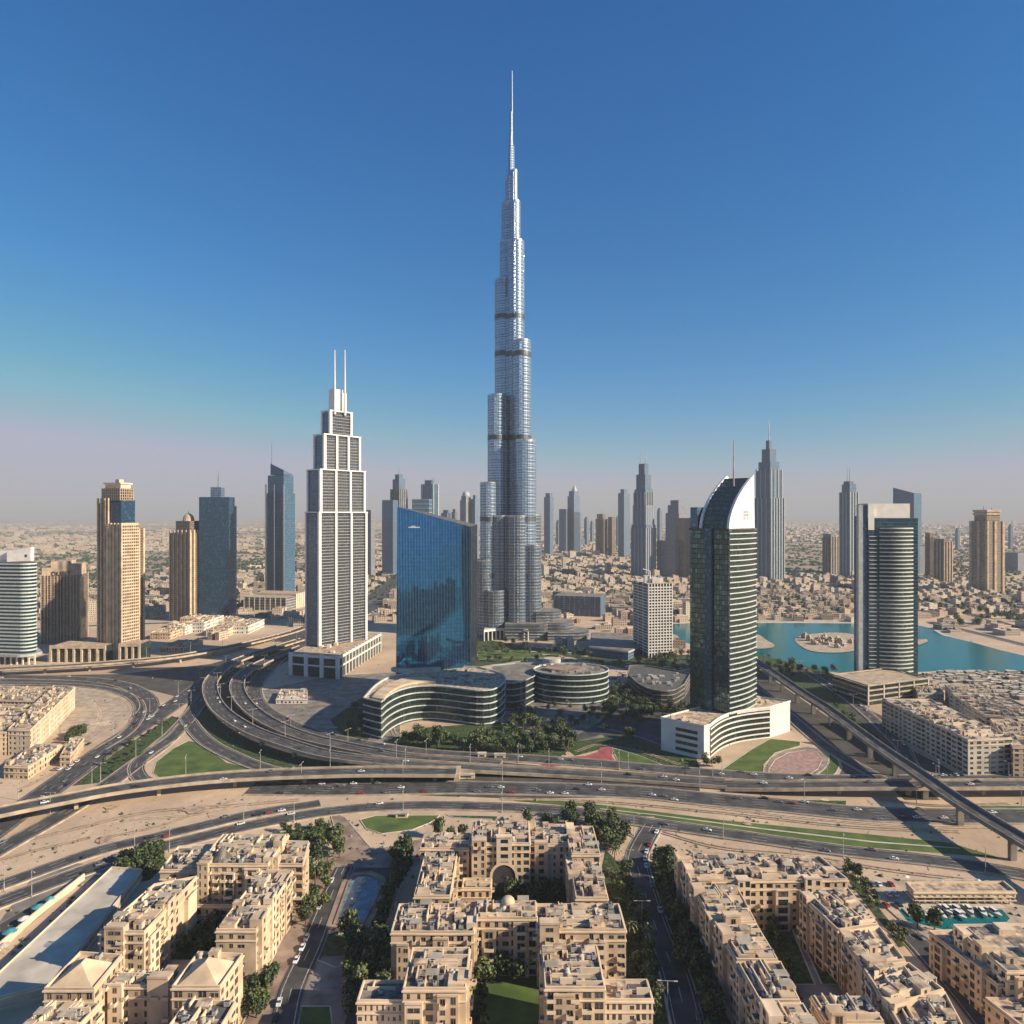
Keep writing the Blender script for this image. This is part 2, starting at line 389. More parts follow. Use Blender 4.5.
gp('asphalt_ground', [(800, 742), (850, 742), (900, 770), (905, 782), (836, 782), (843, 768), (838, 755), (828, 748)], 'asphalt')
gp('garden_ground', [(757, 655), (800, 664), (840, 676), (832, 690), (870, 716), (905, 745), (935, 778), (905, 765), (865, 733), (820, 700), (790, 682), (762, 668)], 'grass_d')
gp('asphalt_ground', [(757, 668), (800, 698), (850, 732), (905, 772), (940, 800), (905, 800), (880, 780), (836, 756), (790, 716), (757, 692)], 'asphalt2')  # asphalt, its dark colour also painting the shade under the diagonal viaduct
gp('asphalt_ground', [(832, 692), (882, 716), (882, 735), (960, 775), (930, 776), (895, 750), (855, 718)], 'asphalt2')
gp('verge', [(513, 801), (560, 801), (610, 806), (650, 811), (720, 820), (800, 828), (874, 835), (950, 843), (1000, 858), (950, 854), (874, 848), (800, 841), (720, 828), (650, 817), (600, 812), (560, 805)], 'grass')
gp('footpath', [(600, 808.5), (654, 814.4), (760, 828), (874, 841.5), (960, 848), (960, 849), (874, 842.7), (760, 829.2), (654, 815.2), (600, 809.3)], 'paleconc')
gp('lawn', [(970, 806), (1040, 806), (1040, 812), (960, 812)], 'grass')
gp('lawn', [(800, 800), (846, 801), (846, 807), (790, 804)], 'grass_d')
gp('lawn', [(360, 820), (375, 816), (440, 815.5), (430, 823), (412, 830), (382, 834), (366, 829)], 'grass')
gp('lawn', [(447, 815.5), (497, 816.5), (497, 820), (455, 818)], 'grass_d')
gp('lawn', [(275, 834), (300, 828), (326, 824), (332, 830), (326, 842), (300, 846), (275, 842)], 'grass')
gp('verge', [(112, 866), (160, 852), (168, 862), (150, 880), (130, 885)], 'grass_d')
# streets and courts of the beige quarter
gp('paved_ground', [(330, 812), (345, 818), (362, 838), (372, 850), (425, 838), (425, 862), (405, 875), (395, 905), (392, 960), (360, 1030), (240, 1030), (300, 900), (318, 862), (340, 850)], 'pave')
gp('asphalt_ground', [(350, 868), (392, 868), (398, 880), (384, 930), (366, 1040), (340, 1040), (372, 930), (386, 884), (350, 884)], 'asphalt')
gp('lawn', [(325, 935), (350, 928), (368, 942), (360, 962), (335, 968), (316, 960)], 'grass_d')
gp('sports_court', [(322, 957), (345, 956), (340, 990), (304, 990)], 'concrete_d')
gp('lawn', [(286, 1007), (330, 1007), (334, 1040), (292, 1040)], 'grass')
gp('garden_ground', [(640, 868), (668, 860), (680, 870), (705, 960), (730, 1040), (690, 1040), (680, 960), (658, 900)], 'grass_d')
gp('garden_ground', [(606, 850), (625, 870), (650, 930), (672, 1040), (650, 1040), (620, 960), (600, 880)], 'grass_d')
gp('asphalt_ground', [(692, 985), (712, 990), (740, 1040), (690, 1040)], 'asphalt')
gp('courtyard', [(440, 865), (600, 865), (590, 905), (440, 905)], 'grass')
gp('courtyard', [(470, 940), (552, 940), (552, 1040), (470, 1040)], 'grass')
gp('courtyard', [(745, 905), (860, 905), (880, 980), (900, 1040), (790, 1040), (770, 960)], 'concrete_d')
gp('lawn', [(764, 925), (790, 925), (815, 985), (780, 985)], 'grass_d')
gp('lawn', [(795, 925), (822, 925), (850, 985), (822, 985)], 'grass_d')
gp('courtyard', [(196, 905), (240, 905), (215, 960), (160, 960)], 'grass_d')
gp('verge', [(842, 872), (850, 872), (908, 945), (900, 948)], 'grass_d')
gp('paved_ground', [(855, 880), (1010, 880), (1040, 920), (1040, 940), (915, 940), (900, 920)], 'concrete')
gp('car_park', [(40, 868), (62, 862), (120, 868), (74, 888), (0, 950), (-20, 950)], 'concrete_d')
gp('asphalt_ground', [(0, 925), (56, 892), (62, 898), (0, 948)], 'asphalt2')
gp('harbour_basin', [(897, 909), (1001, 909), (1010, 919), (1002, 927), (948, 931), (908, 922)], 'water')
gp('bare_yard', [(60, 690), (110, 688), (138, 694), (143, 706), (115, 730), (90, 742), (60, 735)], 'concrete')

ground_poly('dark_reflection_sheet', [Vector(p) for p in ((-5000, -7000, 0), (5000, -7000, 0), (2500, -130, 0), (-2500, -130, 0))], 'grass_d', world=True)  # unseen dark sheet added behind the camera to darken the blue tower's reflection
M['dirt'] = plain('driven_sand', (.42, .31, .215), .95, var=.2, scale=.3)
M['dirt_pale'] = plain('scraped_sand', (.62, .49, .36), .95, var=.15, scale=.3)
for k_, (pts_, w_, m_) in enumerate((
        ([(20, 842), (80, 828), (150, 812), (230, 806), (300, 800)], 3, 'dirt'), ([(60, 846), (120, 822), (200, 814), (280, 797)], 2.2, 'dirt_pale'), ([(105, 838), (160, 826), (235, 800)], 2, 'dirt'),
        ([(500, 799), (600, 802), (720, 813), (850, 827), (960, 832)], 2.6, 'dirt'), ([(700, 806), (800, 818), (900, 826), (1000, 828)], 2.0, 'dirt_pale'), ([(660, 832), (720, 848), (800, 856), (900, 872), (1000, 884)], 2.6, 'dirt'), ([(560, 822), (610, 826), (640, 840)], 2.2, 'dirt'),
        ([(80, 694), (120, 700), (130, 712), (105, 728), (84, 742)], 3, 'dirt'), ([(90, 700), (100, 715), (88, 735)], 2.2, 'dirt_pale'), ([(275, 712), (320, 706), (380, 712), (395, 735)], 3, 'dirt'), ([(400, 690), (330, 694), (270, 690)], 3, 'dirt_pale'),
        ([(20, 790), (60, 770), (95, 750)], 2.4, 'dirt'), ([(0, 860), (40, 850), (90, 838)], 2.2, 'dirt'), ([(576, 752), (600, 745), (640, 752), (680, 765)], 2.4, 'dirt'), ([(880, 800), (940, 806), (1010, 804)], 2.4, 'dirt'))):
    C_ = spline([G(*p) for p in pts_], 6)
    for o_ in (-w_ * .5, w_ * .5):
        mb = MB(); z_ = nextz(); ribbon(mb, C_, o_ - w_ * .22, o_ + w_ * .22, z_); tag(mb.build('dirt_track', m_), kind='structure')
for k_ in range(20):                      # scraped and darker patches of the building plots
    px, py = rnd.choice(((rnd.uniform(20, 300), rnd.uniform(800, 850)), (rnd.uniform(520, 1000), rnd.uniform(798, 826)), (rnd.uniform(80, 135), rnd.uniform(695, 735)), (rnd.uniform(640, 900), rnd.uniform(835, 880)), (rnd.uniform(270, 390), rnd.uniform(688, 730))))
    c_ = G(px, py); r_ = rnd.uniform(2, 8); n_ = 14; s_ = rnd.uniform(.8, 1.6)
    pts_ = [Vector((c_.x + r_ * s_ * math.cos(6.283 * i / n_) * rnd.uniform(.7, 1.25), c_.y + r_ * math.sin(6.283 * i / n_) * rnd.uniform(.6, 1.2), 0)) for i in range(n_)]
    ground_poly('sand_patch', pts_, rnd.choice(('dirt', 'dirt', 'dirt_pale')), world=True)
# ------------------------------------------------------------------ roads
road('trunk_far', [(470, 538), (430, 556), (400, 578), (366, 607), (330, 626), (290, 642)], 55, 8, 'paleconc')
road('avenue', [(290, 642), (256, 657), (213, 678), (178, 702), (151, 720), (108, 748), (50, 790), (0, 826), (-60, 870)], 20, 4, 'pink', .3)
road('slip', [(248, 664), (212, 690), (185, 722), (160, 747), (135, 765), (105, 787), (62, 815), (0, 850), (-50, 880)], 13, 3)
road('loop_slip', [(185, 724), (172, 738), (146, 756), (136, 768), (146, 782), (180, 784)], 10, 2)
road('triangle_slip', [(186, 716), (194, 729), (208, 743), (232, 756), (262, 768), (300, 777), (350, 782)], 12, 2)
road('left_boulevard', [(-60, 676), (0, 677), (75, 679), (118, 684), (142, 694), (150, 706), (140, 720)], 16, 4)
road('left_side_road', [(-60, 684), (40, 684), (100, 688), (132, 698), (140, 712), (128, 732), (100, 750)], 9, 2)
road('highway_inner', [(289, 650), (262, 676), (254, 691), (260, 706), (282, 721), (315, 734), (355, 743), (404, 751), (460, 756), (540, 760), (620, 766), (700, 773), (800, 779), (900, 780), (1060, 779)], 15, 4)
road('highway_low', [(250, 789), (330, 790), (456, 788), (512, 789), (565, 790), (640, 793), (700, 799), (780, 806), (860, 814), (940, 816.5), (1060, 817)], 20, 5)
road('front_upper', [(-60, 905), (0, 886), (50, 868), (100, 851), (150, 839), (200, 827), (256, 814), (320, 804)], 11, 3, 'concrete')
road('front_lower', [(-60, 925), (0, 903), (50, 884), (100, 866), (150, 851), (200, 838), (256, 825), (330, 812), (404, 806.5), (480, 807), (560, 811), (610, 818), (653, 824), (724, 834), (825, 849), (874, 855), (930, 861), (1000, 871), (1080, 886)], 12, 3)
road('branch', [(653, 826), (642, 845), (637, 860), (643, 887), (657, 931), (675, 975), (690, 1035)], 11, 2, 'paleconc', .3)
road('mid_street', [(600, 725), (640, 735), (668, 745)], 10, 2, 'paleconc', .3)
road('right_under', [(757, 690), (790, 717), (830, 750), (880, 779)], 10, 2)
road('right_far', [(800, 668), (850, 700), (900, 745), (930, 776), (1060, 777)], 10, 2)
road('court_street', [(345, 868), (330, 900), (310, 950), (292, 990), (282, 1035)], 9, 2, 'pave', .3)
road('marina_street', [(893, 925), (915, 940), (940, 968), (968, 1000), (1000, 1040)], 11, 2, 'concrete', .3)
road('shore_road', [(930, 622), (980, 634), (1060, 654)], 12, 2, 'paleconc')
road('desert_road', [(1060, 640), (960, 612), (880, 596), (760, 592), (640, 592)], 16, 2, 'paleconc')
road('desert_road2', [(-60, 640), (60, 628), (200, 622), (280, 618), (380, 600)], 16, 2, 'paleconc')

# ------------------------------------------------------------------ viaducts
def viaduct(key, label, pts, width, every=42, nl=3, ph=1.3, side='concrete', pier_w=3.0, deck_m='asphalt', skip=0, cap=True):
    """pts: (px, py, z of the deck)"""
    C = spline([G(*p) for p in pts], 7); o = thing('viaduct', label, 'viaduct', C[len(C) // 2] * 1.0, 'elevated roads of the interchange')
    mb = MB(); ribbon(mb, C, -width / 2, width / 2, 0, 0)
    L0, L1, L2, L3 = offs(C, -width / 2 - .6, 0), offs(C, -width / 2 + 1.8, -1.9), offs(C, width / 2 - 1.8, -1.9), offs(C, width / 2 + .6, 0)
    E0, E1 = offs(C, -width / 2 - .6, -.8), offs(C, width / 2 + .6, -.8)
    for i in range(len(C) - 1):
        for A, B in ((L0, E0), (E0, L1), (L1, L2), (L2, E1), (E1, L3)): mb.quad(A[i], A[i + 1], B[i + 1], B[i], 1)
    mb.poly([L0[0], E0[0], L1[0], L2[0], E1[0], L3[0]], 1); mb.poly([L0[-1], E0[-1], L1[-1], L2[-1], E1[-1], L3[-1]][::-1], 1)
    mb.build('deck', [deck_m, side], o)
    for s in (-1, 1):
        e = MB(); rail(e, C, s * (width / 2 + .3), .6, .0, ph); e.build('parapet', side, o)
    mk = MB(); lanes(mk, C, width, nl, .02); mk.build('lane_marking', 'mark', o)
    acc = every * .5
    for i in range(1, len(C) - 1):
        acc += (C[i] - C[i - 1]).length
        if acc > every and C[i].z > 3.4:
            acc = 0; d = (C[i + 1] - C[i - 1]); p = MB(); zt = C[i].z - 1.9; n = Vector((d.y, -d.x, 0)).normalized()
            p.obox(C[i], d, 1.1, pier_w / 2, 0, zt - 1.5)
            if cap:
                q = Vector((C[i].x, C[i].y, 0)); hw = width * .36; e = d.normalized() * 1.1
                A = [q - n * pier_w / 2 - e, q + n * pier_w / 2 - e, q + n * pier_w / 2 + e, q - n * pier_w / 2 + e]
                Bq = [q - n * hw - e, q + n * hw - e, q + n * hw + e, q - n * hw + e]
                z1, z2 = zt - 1.5, zt
                A = [Vector((a.x, a.y, z1)) for a in A]; Bq = [Vector((a.x, a.y, z2)) for a in Bq]
                if (A[1] - A[0]).cross(A[2] - A[1]).z < 0: A.reverse(); Bq.reverse()
                p.loft(A, Bq)
            p.build('pier', side, o)
    ROADS[key] = (C, width, 0.0, nl); return o
viaduct('front_viaduct', 'sunlit sand coloured flyover on short piers ending in an abutment before the highway',
        [(-70, 828, 7.5), (0, 812, 7.5), (60, 800, 7.5), (125, 788, 7.5), (225, 777, 7), (350, 772, 6.5), (456, 772, 5.5)], 15, 40, 3)
viaduct('ramp_outer', 'outermost lane deck of the sweeping triple curve beside the green triangle',
        [(300, 640, 4), (255, 654, 7), (230, 664, 8), (214, 677, 8), (210, 690, 8), (219, 709, 8), (248, 729, 8), (288, 744, 8), (333, 756, 7), (404, 763.5, 5.5), (480, 768.5, 3.5), (560, 773, 1.8), (640, 778, 1.4), (726, 784, 1.6)], 13, 38, 3)
viaduct('ramp_middle', 'middle lane deck of the sweeping triple curve with a lit inner parapet',
        [(304, 646, 2), (268, 660, 5), (246, 672, 6), (237, 684, 6.5), (242, 700, 6.5), (262, 718, 6), (298, 735, 5), (346, 747, 4), (404, 757, 2.5), (460, 761, 1.2), (500, 764.5, .7)], 13, 38, 3)
viaduct('far_flyover', 'long thin flyover crossing in front of the beige towers',
        [(-70, 672, 7), (0, 669, 7), (60, 666, 7.5), (120, 662, 8), (180, 656, 8), (240, 645, 6), (285, 634, 3), (306, 627, 1)], 15, 44, 3)
viaduct('right_low', 'low straight flyover passing beneath the tall diagonal viaduct',
        [(724, 786, 1.5), (780, 786, 4), (850, 785, 6), (920, 785, 6.5), (1080, 784, 6.5)], 13, 44, 3)
viaduct('metro', 'tall diagonal viaduct sweeping from the crescent topped tower to the picture edge',
        [(716, 636, 12), (740, 652, 12), (768, 670, 12), (800, 692, 12), (828, 710, 12), (874, 744, 12), (918, 774, 12.5), (960, 803, 13), (1024, 842, 13), (1100, 886, 13)], 10, 36, 2, 1.6, 'concrete_d', 3.4)
ab = MB(); c = G(458, 777, 0); ab.box(c.x - 2, c.x + 1.5, c.y - 8, c.y + 8, 0, 4.9, 0); tag(ab.build('abutment', 'concrete'), 'squat concrete abutment at the end of the sand coloured flyover', 'abutment')
# ================================================================== TOWERS
class Fp:
    """rectangular footprint fitted to three picture columns: left, near corner, right"""
    def __init__(s, xl, xn, xr, yb, th, z=0.0, rel=True):
        s.N = G(xn, yb, z); s.th = t = R(90 - th) + math.atan((CX - xn) / F) if rel else R(th); tl, tr = (xl - CX) / F, (xr - CX) / F
        s.a = (tr * s.N.y - s.N.x) / (math.cos(t) - tr * math.sin(t))
        s.b = (s.N.x - tl * s.N.y) / (math.sin(t) + tl * math.cos(t))
        s.eR = Vector((math.cos(t), math.sin(t), 0)); s.eL = Vector((-math.sin(t), math.cos(t), 0)); s.d = s.N.y; s.z0 = z
    def P(s, u, v): return s.N + s.eR * (u * s.a) + s.eL * (v * s.b)
    def Pm(s, u, v): return s.N + s.eR * u + s.eL * v
    def q(s, u0=0, u1=1, v0=0, v1=1): return [s.P(u0, v0), s.P(u1, v0), s.P(u1, v1), s.P(u0, v1)]
    def qm(s, u0, u1, v0, v1): return [s.Pm(u0, v0), s.Pm(u1, v0), s.Pm(u1, v1), s.Pm(u0, v1)]
    def z(s, py): return zat(py, s.d)
def rings(mb, pts, z0, z1, step, h, out, m=0):
    """horizontal slabs proud of the wall on a convex outline"""
    c = sum((Vector((p[0], p[1], 0)) for p in pts), Vector()) / len(pts)
    def grow(o):
        res = []
        n = len(pts)
        for i in range(n):
            p0, p, p1 = (Vector((pts[k % n][0], pts[k % n][1])) for k in (i - 1, i, i + 1))
            a = (p - p0).normalized(); b = (p1 - p).normalized(); na, nb = Vector((a.y, -a.x)), Vector((b.y, -b.x))
            bis = (na + nb); bis = bis / max(.3, bis.length_squared / 2); res.append(p + bis * o)
        return res
    Q = grow(out); z = z0
    while z + h <= z1:
        A = [(p.x, p.y, z) for p in Q]; B = [(p.x, p.y, z + h) for p in Q]; I = [(p[0], p[1], z + h) for p in pts]; J = [(p[0], p[1], z) for p in pts]
        mb.loft(A, B, m); mb.loft(B, I, m); mb.loft(J, A, m); z += step
def fins(mb, p0, p1, z0, z1, n, w, d, m=0, ends=True):
    """vertical fins proud of the wall from p0 to p1 (outward = right of travel)"""
    p0, p1 = Vector((p0[0], p0[1], 0)), Vector((p1[0], p1[1], 0)); L = p1 - p0; e = L.normalized(); o = Vector((e.y, -e.x, 0))
    for i in range(n + 1):
        if not ends and i in (0, n): continue
        c = p0 + L * (i / n)
        q = [c - e * w / 2 + o * d, c + e * w / 2 + o * d, c + e * w / 2 - o * .1, c - e * w / 2 - o * .1]
        mb.prism(q[::1], z0, z1, m)
def mast(parent, x, y, z0, z1, r, m='steel', name='mast'):
    mb = MB(); mb.cyl(x, y, r, z0, z1, 0, 8, r1=r * .35); mb.build(name, m, parent)

F_ = {}
def fm(k, *a, **kw):
    M[k] = facade(k, *a, **kw)
BG = (.56, .40, .235)
fm('f_beige', BG, (.035, .04, .05), 3.4, .3, 3.0, .38)
fm('f_beige_fin', BG, (.035, .04, .05), 3.4, .16, 3.2, .24)
fm('f_brown', (.34, .24, .17), (.035, .04, .05), 3.4, .2, 2.6, .3)
fm('f_bluedark', (.02, .05, .085), (.03, .10, .18), 3.6, .18, 1.8, .14, wr=.4, gr=.2, gm=.4, ior=1.6, wave=.1)
fm('f_blue', (.08, .15, .22), (.06, .16, .26), 3.6, .25, 2.2, .2, wr=.4, gm=.4, gr=.25, ior=1.8, wave=.1)
fm('f_bluegrey', (.13, .20, .29), (.04, .085, .15), 3.8, .3, 3.0, .35, wr=.6, gr=.35, ior=1.5)  # blue tint paints distance haze into far tower walls and glass
fm('f_grey', (.26, .27, .29), (.07, .095, .13), 3.8, .3, 3.2, .45, gr=.35, ior=1.5)
fm('f_white', (.62, .58, .52), (.06, .07, .08), 3.5, .35, 2.8, .25)
fm('f_whitegrid', (.13, .14, .15), (.02, .03, .045), 3.6, .22, 2.6, .16, gr=.2)
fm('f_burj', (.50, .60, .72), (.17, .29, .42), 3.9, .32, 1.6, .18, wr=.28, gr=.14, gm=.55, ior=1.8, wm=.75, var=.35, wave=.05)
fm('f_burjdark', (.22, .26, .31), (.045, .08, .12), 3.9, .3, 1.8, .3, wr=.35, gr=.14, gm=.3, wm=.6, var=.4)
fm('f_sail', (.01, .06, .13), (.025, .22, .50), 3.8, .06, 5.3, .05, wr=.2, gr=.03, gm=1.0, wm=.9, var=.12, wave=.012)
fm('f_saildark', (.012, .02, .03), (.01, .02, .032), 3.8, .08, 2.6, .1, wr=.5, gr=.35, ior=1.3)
fm('f_greenglass', (.02, .045, .045), (.07, .15, .165), 4.0, .12, 2.4, .1, gr=.07, gm=.75, ior=1.75, var=.9, wave=.35)
fm('f_teal', (.02, .06, .09), (.02, .075, .12), 3.8, .12, 2.0, .08, gr=.1, gm=.65, ior=1.6, var=.4, wave=.2)
fm('f_office', (.035, .045, .042), (.04, .075, .075), 3.6, .08, 1.6, .12, gr=.1, gm=.6, ior=1.6, var=.7, wave=.2)
fm('f_slab', (.42, .38, .33), (.05, .055, .06), 3.6, .4, 3.6, .16)
fm('f_shop', (.50, .47, .42), (.05, .07, .08), 5.0, .2, 4.0, .2)
M['band'] = plain('white_band', (.52, .57, .54), .5, var=.06)
M['bandgrey'] = plain('grey_band', (.40, .43, .42), .5, var=.1)
M['darkroof'] = plain('dark_roof', (.10, .10, .10), .9, var=.2)

M['louvre_metal'] = plain('louvre_metal', (.52, .60, .68), .45, metal=.6)
M['spire_metal'] = plain('spire_metal', (.30, .35, .40), .5, metal=.6)
# ---- the tall stepped spire tower
D = 1068.0
SP = thing('spire_tower', 'immensely tall silver tower of stepped round shafts ending in a needle spire', 'skyscraper', at(511, D))
def pxw(p): return p * D / F
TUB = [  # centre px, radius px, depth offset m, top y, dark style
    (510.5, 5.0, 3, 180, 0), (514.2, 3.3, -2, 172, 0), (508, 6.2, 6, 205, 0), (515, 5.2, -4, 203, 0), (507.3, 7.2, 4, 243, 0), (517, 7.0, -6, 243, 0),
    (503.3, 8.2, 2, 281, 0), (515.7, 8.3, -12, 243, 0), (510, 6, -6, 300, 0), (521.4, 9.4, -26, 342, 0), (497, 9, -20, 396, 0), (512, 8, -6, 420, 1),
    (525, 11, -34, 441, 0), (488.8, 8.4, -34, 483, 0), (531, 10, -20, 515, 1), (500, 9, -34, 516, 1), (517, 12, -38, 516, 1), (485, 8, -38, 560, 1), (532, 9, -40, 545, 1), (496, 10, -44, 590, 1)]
bands = MB()
for k, (cx, r, dy, yt, st) in enumerate(TUB):
    c = at(cx, D + dy); rr = r * (D + dy) / F; zt = zat(yt, D + dy); mb = MB(); n = 28
    ring = [(c.x + rr * math.cos(2 * math.pi * i / n), c.y + rr * 1.25 * math.sin(2 * math.pi * i / n)) for i in range(n)]
    mb.prism(ring, 0, zt, 0, 1)
    low = [(p[0], p[1]) for p in ring]
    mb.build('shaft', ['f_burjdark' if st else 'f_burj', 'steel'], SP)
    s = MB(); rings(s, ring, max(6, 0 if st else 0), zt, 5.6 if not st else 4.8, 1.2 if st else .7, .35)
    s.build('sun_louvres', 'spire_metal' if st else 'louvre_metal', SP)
    vf = MB()
    for i in range(0, n, 2):
        a_ = 2 * math.pi * i / n; px_, py_ = c.x + (rr + .25) * math.cos(a_), c.y + (rr * 1.25 + .25) * math.sin(a_); vf.box(px_ - .22, px_ + .22, py_ - .22, py_ + .22, 0, zt)
    vf.build('vertical_fins', 'louvre_metal', SP)
    p = MB(); rings(p, ring, zt - 1.2, zt + 1.4, 3, 2.4, .5); p.build('parapet', 'steel', SP)
    for ym in (318, 355, 438, 519, 575):
        if ym > yt + 8 and not st:
            z = zat(ym, D + dy); rings(bands, ring, z - 3.5, z + 4, 20, 7, .75)
bands.build('plant_floor', plain('louvre_screen', (.10, .12, .14), .5, metal=.5), SP)
for (x0, r0, r1, y0, y1) in ((511.2, 3.9, 3.1, 182, 146), (510.8, 2.3, 2.0, 148, 136), (511.2, 1.7, 1.4, 138, 112), (512, .9, .55, 113, 71)):
    c = at(x0, D); mb = MB(); mb.cyl(c.x, c.y, pxw(r0), zat(y0, D), zat(y1, D), 0, 14, r1=pxw(r1)); mb.build('spire', 'f_burj' if r0 > 3 else 'spire_metal', SP)
# stepped wings at the foot
for (x0, x1, yt, dy, ydp) in ((524, 543, 607, -50, 40), (536, 562, 612, -58, 45), (545, 575, 623, -66, 50), (548, 591, 633, -78, 60), (505, 552, 624, -72, 40)):
    d = D + dy; a, b = at(x0, d), at(x1, d); z1 = zat(yt, d); n = 14; rr = (ydp) / 2
    pts = [(a.x, a.y + ydp), (a.x, a.y)] + [(b.x - rr + rr * math.sin(t), b.y + rr - rr * math.cos(t)) for t in [math.pi * i / n for i in range(n + 1)]]
    mb = MB(); mb.prism(pts, 0, z1, 0, 1); mb.build('stepped_wing', ['f_burjdark', 'concrete_d'], SP)
    s = MB(); rings(s, pts, 3, z1 + .5, 4.6, 1.1, .8); s.build('wing_band', 'concrete_d', SP)
pv = thing('pavilion', 'low curved pavilion on white columns at the foot of the tallest tower', 'pavilion', at(507, 1010))
mb = MB(); pts = [at(x, 990 + 14 * math.sin((x - 485) / 44 * math.pi)) for x in range(484, 531, 4)]; back = [p + Vector((0, 26, 0)) for p in pts[::-1]]
mb.prism(pts + back, 13, 16, 0, 0, True); mb.build('roof', 'whitegloss', pv)
mb = MB(); mb.prism([p + Vector((0, 4, 0)) for p in pts] + back, 0, 13, 0); mb.build('wall', 'f_office', pv)
for p in pts[::1]:
    mb = MB(); mb.cyl(p.x, p.y + 1.5, .9, 0, 13, 0, 8); mb.build('column', 'white', pv)

M['slab_grey'] = plain('slab_grey', (.36, .36, .36), .7, var=.1)
# ---- white twin-masted tower
T = Fp(307, 319.5, 365.5, 652, 49, 18, rel=False)
WT = thing('twin_mast_tower', 'tall white stepped tower with two slim masts and dark window strips', 'skyscraper', Vector((T.N.x, T.N.y, 0)))
steps = [(0, 1, 0, 1, 18, T.z(513)), (0, .96, 0, .97, T.z(513), T.z(470)), (.05, .88, .05, .9, 0, 0)]
def tier(fr, u0, u1, v0, v1, z0, z1, cols, parent, last=False):
    q = fr.q(u0, u1, v0, v1); b = MB(); b.prism(q, z0, z1, 0, 1); b.build('window_wall', ['f_whitegrid', 'white'], parent)
    w_ = MB(); L = (q[1] - q[0]).length
    # side face: blue glass with white edges
    wi = 2.8
    for i, (A, B) in enumerate(((q[0], q[1]), (q[3], q[0]), (q[1], q[2]), (q[2], q[3]))):
        n = cols if i in (0, 3) else 1
        fins(w_, A, B, z0, z1 + 1.5, n, wi, 2.0)
    rings(w_, q, z1 + .2, z1 + 2.6, 9, 1.4, 2.05); w_.build('white_frame', 'whitegloss', parent)
    s = MB(); A, B = q[0], q[1]; e = (B - A).normalized(); o = Vector((e.y, -e.x, 0)); z = z0 + 3.5
    while z < z1 - 3:
        s.prism([A + o * .75, B + o * .75, B - o * .05, A - o * .05], z, z + .5, 0, 0, True); z += 3.6
    s.build('balcony_slab', 'slab_grey', parent)
    g = MB(); A, B = q[3], q[0]; e = (B - A).normalized(); o = Vector((e.y, -e.x, 0)) * .5
    g.prism([A + o + e * 1.5, B + o - e * 1.5, B - o * .2 - e * 1.5, A - o * .2 + e * 1.5], z0, z1 - 1, 0); g.build('glass_flank', 'f_blue', parent)
zA, zB, zC, zD_, zE = T.z(690 - 176), T.z(469), T.z(434), T.z(408), T.z(388)
tier(T, 0, 1, 0, 1, 0, T.z(513), 3, WT)
tier(T, .02, .96, .0, .95, T.z(513), T.z(470), 3, WT)
tier(T, .13, .88, .1, .85, T.z(470), T.z(434), 3, WT)
tier(T, .28, .72, .2, .8, T.z(434), T.z(409), 1, WT)
mb = MB(); q = T.q(.38, .58, .3, .7); mb.prism(q, T.z(409), T.z(385), 0); q = T.q(.585, .66, .3, .7); mb.prism(q, T.z(409), T.z(388), 0); mb.build('crown', 'whitegloss', WT)
for u in (.30, .52):
    p = T.P(u + .05, .12); mast(WT, p.x, p.y, T.z(412), zat(350, p.y), 1.7, 'white')
# podium
Pd = Fp(291, 338, 380, 679, 84)
Q = thing('podium', 'white latticed podium building beneath the twin masted white tower', 'podium building', Vector((Pd.N.x, Pd.N.y, 0)))
a, b = G(291, 675), G(338, 679); c = G(380, 652); d_ = a + (c - b)
pq = [a, b, c, d_]; zt = zat(657, b.y)
mb = MB(); mb.prism(pq, 0, zt, 0, 1); mb.build('wall', ['f_office', 'roof'], Q)
mb = MB(); fins(mb, b, c, 0, zt + 1.4, 14, 1.6, 1.4); fins(mb, a, b, 0, zt + 1.4, 3, 5, 1.2)
rings(mb, pq, zt - 2.5, zt + 1, 8, 2.6, 1.45); rings(mb, pq, zt * .5, zt * .5 + 2, 8, 1.5, 1.42); mb.build('lattice', 'white', Q)
mb = MB()
for k in range(10):
    p = a.lerp(b, rnd.uniform(.2, .8)) + (c - b) * rnd.uniform(.1, .9); mb.box(p.x - 2, p.x + 2, p.y - 3, p.y + 3, zt, zt + rnd.uniform(1, 4))
mb.build('rooftop_plant', 'cream', Q)

# ---- blue sail tower
ST = thing('blue_glass_tower', 'broad mirror blue glass slab tower with a sloping wedge shaped top', 'office tower', at(436, 690))
dS = 672.0; n = 24; z0 = 0
def sp_(i, z):
    t = i / n; x = 396 + (470.5 - 396) * t; bulge = 7 * math.sin(math.pi * t)
    y0 = dS + t * 20 - bulge; p = at(x, y0); zz = z; lean = math.tan(R(2.7)) * (zz - 0)
    return Vector((p.x * (1), y0 + lean, zz))
tops = [(zat(507 + 20 * (i / n) ** 1.05, dS + 20 * i / n - 7 * math.sin(math.pi * i / n))) for i in range(n + 1)]
mb = MB(); u = 0
for i in range(n):
    a0, b0 = sp_(i, 0), sp_(i + 1, 0); L = (b0 - a0).length
    a1, b1 = sp_(i, tops[i]), sp_(i + 1, tops[i + 1])
    mb.quad(a0, b0, b1, a1, 0, [(u, 0), (u + L, 0), (u + L, tops[i + 1]), (u, tops[i])]); u += L
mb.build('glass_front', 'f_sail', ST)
A0, B0 = sp_(0, 0), sp_(n, 0); dp = Vector((4, 34, 0)); A1, B1 = sp_(0, tops[0]), sp_(n, tops[n])
Bs, Bt = G(477, 668), None
